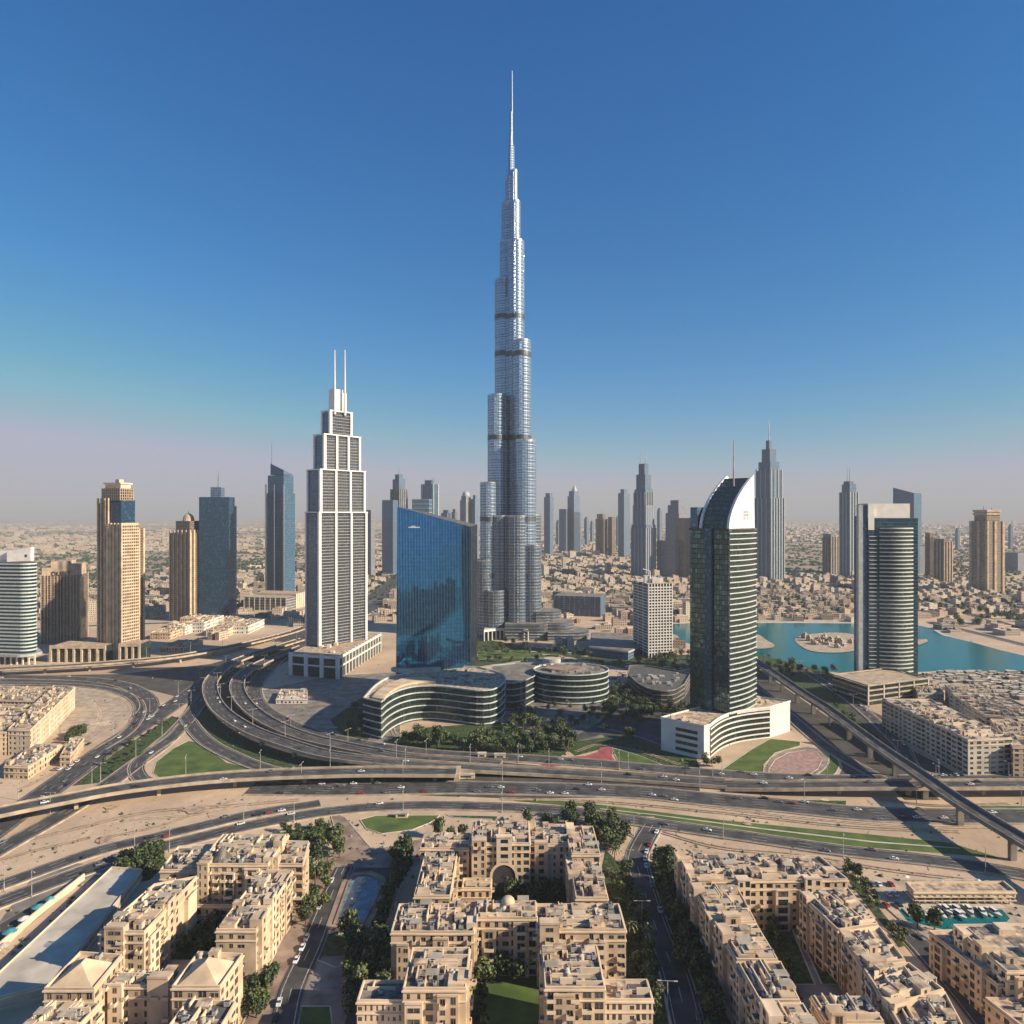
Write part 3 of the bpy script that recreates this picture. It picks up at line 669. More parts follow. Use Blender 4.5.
Rb = Vector((at(477.2, B0.y + 34).x, B0.y + 34, 0)); Rt = Vector((Rb.x, Rb.y, tops[n] + 2)); Lb = A0 + Vector((2, 32, 0)); Lt = Vector((Lb.x, Lb.y, tops[0]))
mb = MB(); L = (Rb - B0).length
mb.quad(B0, Rb, Rt, B1, 0, [(0, 0), (L, 0), (L, 180), (0, 180)]); mb.quad(Lb, A0, A1, Lt, 0, [(0, 0), (L, 0), (L, 180), (0, 180)])
mb.quad(Rb, Lb, Lt, Rt, 0, [(0, 0), (70, 0), (70, 180), (0, 180)])
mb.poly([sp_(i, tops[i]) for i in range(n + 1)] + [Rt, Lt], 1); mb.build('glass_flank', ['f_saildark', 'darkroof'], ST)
mb = MB()
for i in range(n + 1):
    for k in range(1 if i == n else 2):
        t = i + k * .5; a0 = sp_(t, 0); tt = tops[i] if k == 0 else (tops[i] + tops[i + 1]) / 2; a1 = sp_(t, tt)
        mb.quad(a0 + Vector((-.17, -.35, 0)), a0 + Vector((.17, -.35, 0)), a1 + Vector((.17, -.35, 0)), a1 + Vector((-.17, -.35, 0)))
        mb.quad(a0 + Vector((.14, -.35, 0)), a0 + Vector((.14, .1, 0)), a1 + Vector((.14, .1, 0)), a1 + Vector((.14, -.35, 0)))
mb.build('mullions', plain('blue_mullion', (.10, .22, .32), .5, metal=.2), ST)
def text(name, s, parent, loc, rot, size, m, ext=.2):
    cu = bpy.data.curves.new(name, 'FONT'); cu.body = s; cu.size = size; cu.extrude = ext; cu.align_x = 'CENTER'
    o = bpy.data.objects.new(name + '_tmp', cu); COL.objects.link(o); dg = bpy.context.evaluated_depsgraph_get()
    me = bpy.data.meshes.new_from_object(o.evaluated_get(dg)); bpy.data.objects.remove(o); me.materials.clear(); me.materials.append(M[m])
    q = inst(name, me, parent, loc); q.rotation_euler = rot; return q
p = sp_(5.5, zat(527.5, dS)); mb = MB(); mb.box(p.x - 5.5, p.x + 5.5, p.y - .8, p.y - .5, p.z - .5, p.z + .5); mb.box(p.x - 3, p.x + 1.2, p.y - .8, p.y - .5, p.z + .8, p.z + 1.5); mb.build('sign_lettering', 'white', ST)

# ---- crescent topped tower
C4 = Fp(690, 729, 756, 717, 44, 22, rel=False); zt = zat(530, C4.d)
CT = thing('crescent_tower', 'dark glass tower with white floor bands and a white sail shaped crown', 'office tower', Vector((C4.N.x, C4.N.y, 0)))
q = C4.q(); mb = MB(); mb.prism(q, 0, zt, 0, 1); mb.build('glass_wall', ['f_greenglass', 'darkroof'], CT)
# balconied right face, gently bowed
s = MB(); z = 24; nb = 10
def bow(t, o): return C4.P(t, 0) + (-C4.eL) * (o + 2.2 * math.sin(math.pi * t))
while z < zt - 2:
    for i in range(nb):
        a, b = bow(i / nb, .8), bow((i + 1) / nb, .8); ai, bi = C4.P(i / nb, 0), C4.P((i + 1) / nb, 0)
        for (pa, pb, za, zb) in ((a, b, z, z + .8),): s.quad((pa.x, pa.y, za), (pb.x, pb.y, za), (pb.x, pb.y, zb), (pa.x, pa.y, zb))
        s.quad((a.x, a.y, z + .8), (b.x, b.y, z + .8), (bi.x, bi.y, z + .8), (ai.x, ai.y, z + .8)); s.quad((ai.x, ai.y, z), (bi.x, bi.y, z), (b.x, b.y, z), (a.x, a.y, z))
    z += 4.25
s.build('floor_band', 'band', CT)
g = MB()
ring = [bow(i / nb, .0) for i in range(nb + 1)]
g.loft([(p.x, p.y, 22) for p in ring], [(p.x, p.y, zt) for p in ring], 0, closed=False); g.build('bay_glass', 'f_office', CT)
mb = MB(); A, B = C4.P(0, 1), C4.P(0, 0); e = (B - A).normalized(); o = Vector((e.y, -e.x, 0)); Lw = (B - A).length
a = A + e * Lw * .42; b = A + e * Lw * .60; mb.prism([a + o * 2.2, b + o * 2.2, b - o * .1, a - o * .1], 10, zt + 1, 0); mb.build('glass_column', 'f_bluedark', CT)
mb = MB(); rings(mb, q, zt - 1, zt + 1.5, 9, 2, .5); mb.build('roof_edge', 'darkroof', CT)
# crown: two white curved fins with dark terraces between
def crown_fin(v0, v1, solid, name):
    P = []; n = 16; topz = zat(472.5, C4.d)
    for i in range(n + 1):
        t = i / n; P.append((.92 * (t ** 1.9) * 1.0, zt + (topz - zt) * (1 - (1 - t) ** 1.0) if False else zt + (topz - zt) * t))
    mb = MB()
    inner = [(u, z) for u, z in P]
    for v, flip in ((v0, 0), (v1, 1)):
        if solid:
            pts = [C4.P(u, v) + Vector((0, 0, z)) - Vector((0, 0, C4.z0)) for u, z in inner] + [C4.P(.95, v) + Vector((0, 0, zt - C4.z0))]
        else:
            pts = [C4.P(u, v) + Vector((0, 0, z - C4.z0)) for u, z in inner] + [C4.P(min(1, u + .10), v) + Vector((0, 0, z - C4.z0 - (1.5 if k else 0))) for k, (u, z) in list(enumerate(inner))[::-1]]
        mb.poly(pts if flip else pts[::-1])
    for i in range(n):
        (u, z), (u2, z2) = inner[i], inner[i + 1]
        a, b, c, d = (C4.P(u, v0), z), (C4.P(u, v1), z), (C4.P(u2, v1), z2), (C4.P(u2, v0), z2)
        mb.quad(*[(p.x, p.y, zz) for p, zz in (a, d, c, b)])
        if not solid:
            a, b, c, d = (C4.P(u + .1, v0), z), (C4.P(u + .1, v1), z), (C4.P(u2 + .1, v1), z2), (C4.P(u2 + .1, v0), z2)
            mb.quad(*[(p.x, p.y, zz) for p, zz in (a, b, c, d)])
    if solid:
        a, b = C4.P(.92, v0), C4.P(.92, v1); mb.quad((a.x, a.y, zt), (b.x, b.y, zt), (b.x, b.y, topz), (a.x, a.y, topz))
    mb.build(name, 'whitegloss', CT)
crown_fin(0.0, .06, True, 'crown_fin'); crown_fin(.70, .76, False, 'crown_rib')
mb = MB(); n = 12; topz = zat(476, C4.d)
for i in range(n):
    t0, t1 = i / n, (i + 1) / n; z0_, z1_ = zt + (topz - zt) * t0, zt + (topz - zt) * t1; u = .92 * (t0 ** 1.9) + .05
    mb.prism(C4.q(u, .9, .06, .70), z0_, z1_, 0, 1)
mb.build('crown_terraces', ['f_teal', 'concrete_d'], CT)
p = C4.P(.60, .30); mast(CT, p.x, p.y, zat(505, C4.d), zat(437, C4.d), .9, 'concrete')
mb = MB(); q2 = C4.q(.0, .35, .80, .99); mb.prism(q2, zt, zat(507, C4.d), 0, 1); mb.build('lift_tower', ['f_blue', 'darkroof'], CT)
mb = MB(); c = C4.P(.62, 0) - C4.eL * .05; z = zat(515, C4.d)
for i in range(3):
    for j in range(3):
        if (i, j) == (1, 0): continue
        p = c + C4.eR * (i - 1) * 2.9 ; zz = z + (j - 1) * 2.6
        a = p - C4.eR * 1.2 - C4.eL * .25; b = p + C4.eR * 1.2 - C4.eL * .25
        mb.quad((a.x, a.y, zz - 1), (b.x, b.y, zz - 1), (b.x, b.y, zz + 1), (a.x, a.y, zz + 1))
mb.build('emblem', 'bandgrey', CT)
# its podium with a concave banded front
N0, L0, R0 = G(704, 760), G(661, 750), G(790, 731); back = L0 + (R0 - N0) * .95
zt2 = zat(727, N0.y); m0 = (N0 + R0) / 2; ddir = (R0 - N0).normalized(); od = Vector((ddir.y, -ddir.x, 0))
n = 14; p0 = N0 + ddir * 7; p1 = N0 + (R0 - N0) * .74
cur = [p0 + (p1 - p0) * (i / n) - od * (9 * math.sin(math.pi * (i / n)) ) for i in range(n + 1)]
PT = thing('podium', 'cream podium with a concave banded front under the crescent topped tower', 'podium building', N0.copy())
ol = [L0, N0, N0 + ddir * 7] + cur[1:-1] + [p1, R0, back]
mb = MB(); mb.prism(ol, 0, zt2, 0, 1); mb.build('wall', ['white', 'roof'], PT)
mb = MB(); gl = [c + od * .3 for c in cur]; mb.loft([(p.x, p.y, 1.2) for p in gl], [(p.x, p.y, zt2 - 1.6) for p in gl], 0, closed=False); mb.build('strip_glass', 'f_office', PT)
mb = MB()
for z in [3.6, 7.9, 12.2, 16.5, 20.6]:
    a = [c + od * .75 for c in cur]
    for i in range(n):
        mb.quad((a[i].x, a[i].y, z), (a[i + 1].x, a[i + 1].y, z), (a[i + 1].x, a[i + 1].y, z + 1.05), (a[i].x, a[i].y, z + 1.05))
        mb.quad((a[i].x, a[i].y, z + 1.05), (a[i + 1].x, a[i + 1].y, z + 1.05), (cur[i + 1].x, cur[i + 1].y, z + 1.05), (cur[i].x, cur[i].y, z + 1.05))
mb.build('floor_band', 'white', PT)
e = (N0 - L0).normalized(); o = Vector((e.y, -e.x, 0)); LL = (N0 - L0).length
mb = MB()
for z in (3, 8, 13, 17.5):
    a, b = L0 + e * LL * .35 + o * .25, L0 + e * LL * .86 + o * .25
    mb.quad((a.x, a.y, z), (b.x, b.y, z), (b.x, b.y, z + 2.4), (a.x, a.y, z + 2.4), 0, [(0, 0), (30, 0), (30, 3), (0, 3)])
mb.build('strip_window', 'f_office', PT)
mb = MB(); rings(mb, ol, zt2 - .5, zt2 + 1.5, 5, 1.8, .3); mb.build('parapet', 'white', PT)
mb = MB()
for k in range(14):
    p = L0.lerp(N0, rnd.uniform(.1, .9)) + (R0 - N0) * rnd.choice((rnd.uniform(.02, .1), rnd.uniform(.7, .92))); mb.box(p.x - 1.5, p.x + 1.5, p.y - 2, p.y + 2, zt2, zt2 + rnd.uniform(1, 3))
mb.build('rooftop_plant', 'cream', PT)

# ---- bowed banded tower by the lagoon
d5 = 126000 / (686 - 514); BT = thing('bowed_tower', 'tall slab tower with a bowed banded front and grey side fin by the lagoon', 'office tower', at(886, d5))
def z5(y): return zat(y, d5)
mb = MB(); xs_ = [at(x, d5).x for x in (854, 861.5, 868, 879, 913, 918)]
n = 16; fr = [(xs_[3] + (xs_[4] - xs_[3]) * i / n, d5 - 5.5 * math.sin(math.pi * i / n)) for i in range(n + 1)]
mb.prism([(xs_[2], d5)] + [(xs_[3], d5)] + [(xs_[5], d5)] + [(xs_[5], d5 + 30), (xs_[2], d5 + 30)], 0, z5(518), 0, 1); mb.build('glass_wall', ['f_teal', 'darkroof'], BT)
mb = MB(); mb.prism(fr, 12, z5(527), 0, 1); mb.build('bowed_glass', ['f_office', 'darkroof'], BT)
mb = MB(); z = 15; 
while z < z5(527):
    a = [Vector((x, y - .9, z)) for x, y in fr]
    for i in range(n):
        mb.quad(a[i], a[i + 1], a[i + 1] + Vector((0, 0, 1.25)), a[i] + Vector((0, 0, 1.25)))
        mb.quad(a[i] + Vector((0, 0, 1.25)), a[i + 1] + Vector((0, 0, 1.25)), a[i + 1] + Vector((0, .9, 1.25)), a[i] + Vector((0, .9, 1.25)))
    z += 4.15
mb.build('floor_band', 'band', BT)
mb = MB(); z = 15
while z < z5(535): mb.box(at(869, d5).x, at(877, d5).x, d5 - .7, d5, z, z + .9, bottom=True); z += 4.15
mb.build('side_band', 'bandgrey', BT)
mb = MB(); mb.box(at(854, d5 + 9).x, xs_[1] - .05, d5 + 3, d5 + 9, 0, z5(516)); mb.build('dark_flank', 'f_bluedark', BT)
mb = MB(); mb.box(xs_[0] + 3.8, xs_[1] + .5, d5 - 2, d5 + 2.9, 0, z5(505)); mb.build('side_fin', 'bandgrey', BT)
mb = MB(); mb.box(xs_[1] + .55, xs_[2] - .05, d5 + 1, d5 + 9, 0, z5(505)); mb.build('core_tower', 'f_bluedark', BT)
mb = MB(); mb.box(xs_[2], at(912, d5).x, d5 + 4, d5 + 24, z5(518), z5(503.5)); mb.box(xs_[2], at(874, d5).x, d5 - .6, d5 + 3.9, z5(530), z5(503.5)); mb.build('white_crown', 'white', BT)
Pf = G(858, 706); PB = thing('podium', 'grey podium building at the foot of the bowed banded tower', 'podium building', G(868, 706))
mb = MB(); a, b, c = G(833, 693), G(868, 705.5), G(928, 697); ol = [a, b, c, a + (c - b)]; zz = zat(687, b.y)
mb.prism(ol, 0, zz, 0, 1); mb.build('wall', ['f_office', 'concrete'], PB)
mb = MB(); rings(mb, ol, 3.5, zz + 2, (zz - 3) / 3.0, 1.4, .5); mb.build('floor_band', 'concrete', PB)
e = (c - b).normalized()
mb = MB(); mb.prism([b + Vector((0, 0, 0)), b + e * 2.5, b + e * 2.5 + (a - b).normalized() * 1, b + (a - b).normalized() * 2], 0, zz + 1, 0); fins(mb, b, c, 0, zz, 4, 1.5, .8); mb.build('pier_wall', 'paleconc', PB)

# ---- beige stepped tower, left
Lf = Fp(95, 121.5, 150, 660, 48)
LT = thing('beige_tower', 'tallest beige tower at left with stepped shoulders and a glazed upper corner', 'residential tower', Lf.N.copy())
def pt(fp, parent, u0, u1, v0, v1, z0, z1, m='f_beige', mt='roof', name='tier'):
    mb = MB(); mb.prism(fp.q(u0, u1, v0, v1), z0, z1, 0, 1); return mb.build(name, [m, mt], parent)
pt(Lf, LT, .02, .62, .02, .55, 0, Lf.z(523), 'beige'); pt(Lf, LT, .64, 1, .25, .8, 0, Lf.z(529), 'f_brown')
pt(Lf, LT, .10, .62, .56, .98, 0, Lf.z(503), 'f_beige_fin'); pt(Lf, LT, .04, .52, .06, .5, Lf.z(523), Lf.z(500), 'f_bluedark'); pt(Lf, LT, .04, .50, .1, .8, Lf.z(503), Lf.z(488), 'f_beige_fin')
pt(Lf, LT, .08, .42, .12, .7, Lf.z(500), Lf.z(484), 'cream'); mb = MB(); rings(mb, Lf.q(.06, .44, .1, .72), Lf.z(484), Lf.z(482), 4, 2, .6); mb.build('cornice', 'cream', LT)
mb = MB(); fins(mb, Lf.P(.1, .98), Lf.P(.02, .5), 0, Lf.z(498), 3, 2.2, 1.6); q = Lf.q(.02, .62, .02, .55); fins(mb, q[3], q[0], 0, Lf.z(523), 4, 2.4, 1.4); fins(mb, Lf.P(.64, .25), Lf.P(1, .25), 0, Lf.z(529), 2, 2.5, 1.2); mb.build('pilasters', 'beige', LT)
pt(Lf, LT, .15, .3, .25, .4, Lf.z(484), Lf.z(479), 'cream')
# punched windows, one object each on the big lit face (the rest as one)
def unit_window(k='glass'):
    mb = MB(); mb.box(-.5, .5, -.06, .12, 0, 1, 0, bottom=True); f = MB()
    return mb.mesh('window', [k])
UW = unit_window()
def windows_on(parent, A, B, z0, z1, cols, rows, wf, hf, arr, cap=100, proud=.15):
    L = (B - A).length; e = (B - A).normalized(); o = Vector((e.y, -e.x, 0)); rz = math.atan2(e.y, e.x)
    for r in range(rows):
        for c in range(cols):
            arr.append((A + e * (L * (c + .5) / cols) + o * proud + Vector((0, 0, z0 - A.z + (z1 - z0) * (r + .5 - hf / 2) / rows)), rz, L / cols * wf, (z1 - z0) / rows * hf))
def place_windows(parent, arr, cap=100, me=None, rest='glass'):
    arr.sort(key=lambda t: t[0].y); 
    for (p, rz, w_, h_) in arr[:cap]: inst('window', me or UW, parent, p, rz, (w_, 1, h_))
    if len(arr) > cap:
        mb = MB()
        for (p, rz, w_, h_) in arr[cap:]:
            e = Vector((math.cos(rz), math.sin(rz), 0)); a, b = p - e * w_ / 2, p + e * w_ / 2; u = Vector((0, 0, h_)); mb.quad(a, b, b + u, a + u)
        tag(mb.build('window_field', rest, parent), kind='stuff')
arr = []; windows_on(LT, q[0] + Lf.eR * 1, q[1], 6, Lf.z(525), 9, 40, .6, .62, arr); place_windows(LT, arr)
LP = thing('podium', 'beige podium with columns in front of the tallest beige tower', 'podium building', G(120, 663))
for (x0, x1, y, yt, dp) in ((51, 108, 662, 646, 34), (120, 142, 663, 644, 26)):
    a, b = G(x0, y), G(x1, y - 1); zt_ = zat(yt, a.y); mb = MB(); mb.box(a.x, b.x, a.y, a.y + dp, 0, zt_, 0, 1); mb.build('wall', ['f_office', 'roof'], LP)
    mb = MB(); fins(mb, (a.x, a.y), (b.x, a.y), 0, zt_, 7 if x0 < 60 else 3, 2.4, 1.5); mb.box(a.x - 1, b.x + 1, a.y - 1.6, a.y - .05, zt_ - 3, zt_ + 1, bottom=True); mb.build('colonnade', 'beige', LP)

# ---- short brown slab with roof lettering
Sf = Fp(41, 80, 88, 642, 12)
SB = thing('brown_block', 'short wide brown hotel block with dark lettering on its roof band', 'hotel', Sf.N.copy())
pt(Sf, SB, 0, 1, 0, 1, 0, Sf.z(575), 'f_brown'); pt(Sf, SB, .0, .88, .02, .3, Sf.z(575), Sf.z(564), 'beige2', name='roof_band'); pt(Sf, SB, 0, .9, .3, .75, Sf.z(575), Sf.z(561), 'beige2', name='roof_band')
pt(Sf, SB, 0, .9, .75, .98, Sf.z(575), Sf.z(567), 'beige2', name='roof_band')
mb = MB(); q = Sf.q(); fins(mb, q[3], q[0], 0, Sf.z(574), 12, .9, .8); fins(mb, q[0], q[1], 0, Sf.z(574), 1, 3, .8); mb.build('pilasters', 'beige2', SB)
a = Sf.P(0, .55); e = (Sf.P(0, 0) - Sf.P(0, 1)).normalized(); o = Vector((e.y, -e.x, 0))
p = Sf.P(0, .48) + o * 1.2; text('sign_lettering', 'DUSIT', SB, (p.x, p.y, Sf.z(575)), (R(90), 0, math.atan2(e.y, e.x)), 8.5, 'dark', .25)

# ---- banded corner tower at the left edge
d8 = 126000 / (664 - 514); ET = thing('banded_tower', 'white banded round cornered tower cut by the left edge', 'office tower', at(8, d8))
def z8(y): return zat(y, d8)
x0, x1 = at(-40, d8).x, at(31.5, d8).x; n = 8; r = 10
ol = [(x0, d8 + 6), (at(0, d8).x, d8)] + [(x1 - r + r * math.sin(t), d8 + r - 5 - r * math.cos(t) + 1) for t in [1.9 * i / n for i in range(n + 1)]] + [(at(30, d8 + 45).x, d8 + 45), (x0, d8 + 45)]
mb = MB(); mb.prism(ol, 10, z8(562), 0, 1); mb.build('glass_wall', ['f_teal', 'roof'], ET)
mb = MB(); rings(mb, ol, 16, z8(562), 4.3, 1.7, .9); mb.build('floor_band', 'band', ET)
mb = MB(); rings(mb, ol, 10, 16, 9, 3, 6); mb.prism(ol, 9.8, 10, 0); mb.build('canopy', 'bandgrey', ET)
for i in range(14):
    x = x0 + (x1 + 6 - x0) * i / 13; mb = MB(); mb.box(x - .8, x + .8, d8 - 4, d8 - 2.6, 0, 10.5); mb.build('column', 'white', ET)
mb = MB(); a, b = at(5, d8).x, at(29, d8).x; mb.poly([(a, d8 + 3, z8(562)), (b, d8 + 3, z8(561)), (b, d8 + 3, z8(547.5)), (a, d8 + 3, z8(551))]); mb.poly([(a, d8 + 9, z8(562)), (a, d8 + 9, z8(551)), (b, d8 + 9, z8(547.5)), (b, d8 + 9, z8(561))])
mb.poly([(a, d8 + 3, z8(551)), (b, d8 + 3, z8(547.5)), (b, d8 + 9, z8(547.5)), (a, d8 + 9, z8(551))]); mb.poly([(b, d8 + 3, z8(561)), (b, d8 + 9, z8(561)), (b, d8 + 9, z8(547.5)), (b, d8 + 3, z8(547.5))]); mb.poly([(a, d8 + 9, z8(562)), (a, d8 + 3, z8(562)), (a, d8 + 3, z8(551)), (a, d8 + 9, z8(551))]); mb.box(x0, a - 1, d8 + 8, d8 + 22, z8(562), z8(552)); mb.build('roof_screen', 'whitegloss', ET)
p = at(25.8, d8 + 2.9); mb = MB(); mb.v = []; c8 = [(p.x + 1.7 * math.cos(2 * math.pi * i / 10), p.y, z8(556) + 1.9 * math.sin(2 * math.pi * i / 10)) for i in range(10)]; mb.poly(c8); mb.build('emblem', 'dark', ET)

# ---- domed beige tower
Df = Fp(170, 190, 205, 622, 46); DT = thing('domed_tower', 'slender brown tower with a rounded crown beside the dark blue tower', 'residential tower', Df.N.copy())
pt(Df, DT, 0, 1, 0, 1, 0, Df.z(533), 'f_beige_fin'); pt(Df, DT, .12, .9, .1, .8, Df.z(533), Df.z(521), 'f_brown')
c = Df.P(.5, .45); r = Df.a * .33; mb = MB(); prev = None; zb, zt_ = Df.z(521), Df.z(513.5)
K = [(1, 0), (.97, .3), (.85, .6), (.6, .85), (.25, 1)]
for (ra, h0), (rb, h1) in zip(K, K[1:]): mb.cyl(c.x, c.y, r * ra * .85, zb + (zt_ - zb) * h0, zb + (zt_ - zb) * h1, 0, 16, r1=r * rb * .85)
mb.build('dome', 'beige2', DT); mb = MB(); q = Df.q(); fins(mb, q[0], q[1], 0, Df.z(530), 4, 3, 1.6); fins(mb, q[3], q[0], 0, Df.z(530), 5, 2, 1.2); mb.build('pilasters', 'beige', DT); mast(DT, c.x, c.y, zt_, zt_ + 5, .7)

def simple(name, label, cat, xl, xn, xr, yb, th, tiers, wallm, masts=(), group=None, mr=1.7, extra=None, roofm='darkroof', pname='tier'):
    """tiers: (u0,u1,v0,v1,ytop[,mat]) stacked on the ground; masts: (u,v,y0,y1)"""
    fp = Fp(xl, xn, xr, yb, th); o = thing(name, label, cat, fp.N.copy(), group)
    for t in tiers:
        mm = t[5] if len(t) > 5 else wallm
        pt(fp, o, t[0], t[1], t[2], t[3], 0, fp.z(t[4]), mm, roofm, pname)
    for (u, v, y0, y1) in masts: p = fp.P(u, v); mast(o, p.x, p.y, fp.z(y0) - 3, zat(y1, p.y), mr)
    if extra: extra(fp, o)
    return fp, o
def finsx(m, nR, nL, w_, d, yt, u1=1, v1=1):
    def f(fp, o):
        mb = MB(); q = fp.q(0, u1, 0, v1)
        if nR: fins(mb, q[0], q[1], 0, fp.z(yt), nR, w_, d)
        if nL: fins(mb, q[3], q[0], 0, fp.z(yt), nL, w_, d)
        mb.build('pilasters', m, o)
    return f
def slabs(m, yt, step=3.8, h=1.2, out=.7, u0=0, u1=1, v0=0, v1=1):
    def f(fp, o):
        mb = MB(); rings(mb, fp.q(u0, u1, v0, v1), 4, fp.z(yt), step, h, out, 0); mb.build('floor_band', m, o)
    return f
simple('blue_tower', 'dark blue glass tower with a grey plant room and short mast', 'office tower', 199, 229, 238, 621, 22,
       [(0, .62, 0, 1, 497), (.62, .85, 0, .9, 506, 'f_blue'), (.85, 1, .05, .8, 519, 'f_blue'), (.1, .5, .3, .65, 487, 'f_bluegrey')], 'f_bluedark', [(.3, .45, 487, 470)], extra=slabs('bandgrey', 505, 3.8, .5, .5, .64, .84, .02, .85))
def slant(fp, o):
    zb, zl, zr = fp.z(474.5), fp.z(463), fp.z(474); q = fp.q(.0, .85, .02, .75); mb = MB()
    h = [zr, zr, zl, zl]; h = [fp.z(470), zr, zr, zl]
    B = [(p.x, p.y, zz) for p, zz in zip(q, h)]; A = [(p.x, p.y, zb) for p in q]; mb.loft(A, B, 0); mb.poly([B[0], B[1], B[2]], 1); mb.poly([B[0], B[2], B[3]], 1); mb.build('slanted_roof', ['f_bluegrey', 'concrete_d'], o)
    mb = MB(); qq = fp.q(); fins(mb, qq[3], qq[0], 0, fp.z(484), 2, 3, 1.5); mb.build('pilasters', 'steel', o)
simple('slant_roof_tower', 'blue glass tower with a slanted grey roof and needle left of the white twin-mast tower', 'office tower', 266, 284, 295, 600, 42,
       [(0, 1, 0, .96, 493), (0, .9, .02, .9, 475)], 'f_blue', [(.05, .7, 468, 442)], extra=slant)
lo = Fp(244, 286, 307, 611, 30); o = thing('podium', 'low glazed podium under the slant roofed blue tower', 'podium building', lo.N.copy())
pt(lo, o, 0, .45, 0, 1, 0, lo.z(598), 'f_shop', 'concrete', 'wall'); pt(lo, o, .45, 1, 0, 1, 0, lo.z(596), 'cream', 'roof', 'wall')
mb = MB(); fins(mb, lo.P(.45, 0), lo.P(1, 0), 0, lo.z(596), 6, 1.4, 1); fins(mb, lo.P(0, 1), lo.P(0, 0), 0, lo.z(598), 8, 1.2, 1); mb.build('colonnade', 'paleconc', o)

# ---- hazy towers further back
FT = 'far towers in the haze'
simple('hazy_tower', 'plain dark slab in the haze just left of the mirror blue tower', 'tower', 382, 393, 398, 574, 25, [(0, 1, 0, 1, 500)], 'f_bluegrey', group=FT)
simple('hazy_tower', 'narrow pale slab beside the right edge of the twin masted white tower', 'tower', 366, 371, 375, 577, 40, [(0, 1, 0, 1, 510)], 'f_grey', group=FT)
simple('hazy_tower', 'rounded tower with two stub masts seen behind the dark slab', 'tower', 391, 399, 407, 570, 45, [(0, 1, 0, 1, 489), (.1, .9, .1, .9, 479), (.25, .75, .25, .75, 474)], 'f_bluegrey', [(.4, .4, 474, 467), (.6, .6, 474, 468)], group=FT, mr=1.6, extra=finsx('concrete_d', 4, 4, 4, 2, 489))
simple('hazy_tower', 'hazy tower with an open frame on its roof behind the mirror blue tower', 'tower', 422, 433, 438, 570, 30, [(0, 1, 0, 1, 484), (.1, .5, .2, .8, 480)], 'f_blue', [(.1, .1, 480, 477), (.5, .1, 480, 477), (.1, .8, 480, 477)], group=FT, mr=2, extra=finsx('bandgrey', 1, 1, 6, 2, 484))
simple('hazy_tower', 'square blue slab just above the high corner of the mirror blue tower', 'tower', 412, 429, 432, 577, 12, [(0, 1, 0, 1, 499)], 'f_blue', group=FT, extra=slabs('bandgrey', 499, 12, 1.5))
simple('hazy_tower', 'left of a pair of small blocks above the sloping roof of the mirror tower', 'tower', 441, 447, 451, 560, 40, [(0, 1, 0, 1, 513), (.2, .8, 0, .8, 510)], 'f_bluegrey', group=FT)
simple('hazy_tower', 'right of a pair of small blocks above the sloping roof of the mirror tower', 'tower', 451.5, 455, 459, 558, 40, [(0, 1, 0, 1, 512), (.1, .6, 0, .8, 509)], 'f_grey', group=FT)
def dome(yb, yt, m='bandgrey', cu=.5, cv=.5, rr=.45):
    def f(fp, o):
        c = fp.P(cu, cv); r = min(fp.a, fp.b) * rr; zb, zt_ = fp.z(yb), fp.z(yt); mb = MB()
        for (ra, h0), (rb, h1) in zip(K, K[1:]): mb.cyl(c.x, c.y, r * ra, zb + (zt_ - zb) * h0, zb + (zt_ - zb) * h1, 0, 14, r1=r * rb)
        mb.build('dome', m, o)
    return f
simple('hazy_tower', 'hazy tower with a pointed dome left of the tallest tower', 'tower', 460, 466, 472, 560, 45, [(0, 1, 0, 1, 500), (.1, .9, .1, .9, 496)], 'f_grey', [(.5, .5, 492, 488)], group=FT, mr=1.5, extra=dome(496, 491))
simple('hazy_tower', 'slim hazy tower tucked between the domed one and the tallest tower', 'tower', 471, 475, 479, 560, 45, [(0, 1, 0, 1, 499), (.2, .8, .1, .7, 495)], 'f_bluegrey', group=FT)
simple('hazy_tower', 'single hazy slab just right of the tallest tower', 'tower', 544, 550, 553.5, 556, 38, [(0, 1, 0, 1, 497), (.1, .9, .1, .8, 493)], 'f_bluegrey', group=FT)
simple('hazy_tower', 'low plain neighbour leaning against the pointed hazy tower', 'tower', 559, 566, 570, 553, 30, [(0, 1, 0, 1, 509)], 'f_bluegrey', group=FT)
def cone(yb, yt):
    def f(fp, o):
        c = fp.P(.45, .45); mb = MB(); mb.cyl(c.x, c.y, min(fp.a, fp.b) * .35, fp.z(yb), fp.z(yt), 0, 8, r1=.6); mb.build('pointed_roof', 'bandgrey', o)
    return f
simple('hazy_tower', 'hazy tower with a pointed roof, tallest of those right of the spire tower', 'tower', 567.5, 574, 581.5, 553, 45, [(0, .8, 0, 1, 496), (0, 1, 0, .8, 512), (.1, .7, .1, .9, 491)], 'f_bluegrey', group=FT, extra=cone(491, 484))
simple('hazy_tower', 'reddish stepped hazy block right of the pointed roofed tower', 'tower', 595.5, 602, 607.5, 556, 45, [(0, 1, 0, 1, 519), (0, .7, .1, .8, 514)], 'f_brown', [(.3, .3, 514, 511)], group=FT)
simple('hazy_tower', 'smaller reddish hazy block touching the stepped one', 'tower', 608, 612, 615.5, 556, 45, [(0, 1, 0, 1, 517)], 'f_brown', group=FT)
simple('hazy_tower', 'hazy tower with a round cap left of the slim twin antenna tower', 'tower', 618, 624, 630, 557, 45, [(0, 1, 0, 1, 493), (.2, .8, .2, .8, 489)], 'f_bluegrey', group=FT)
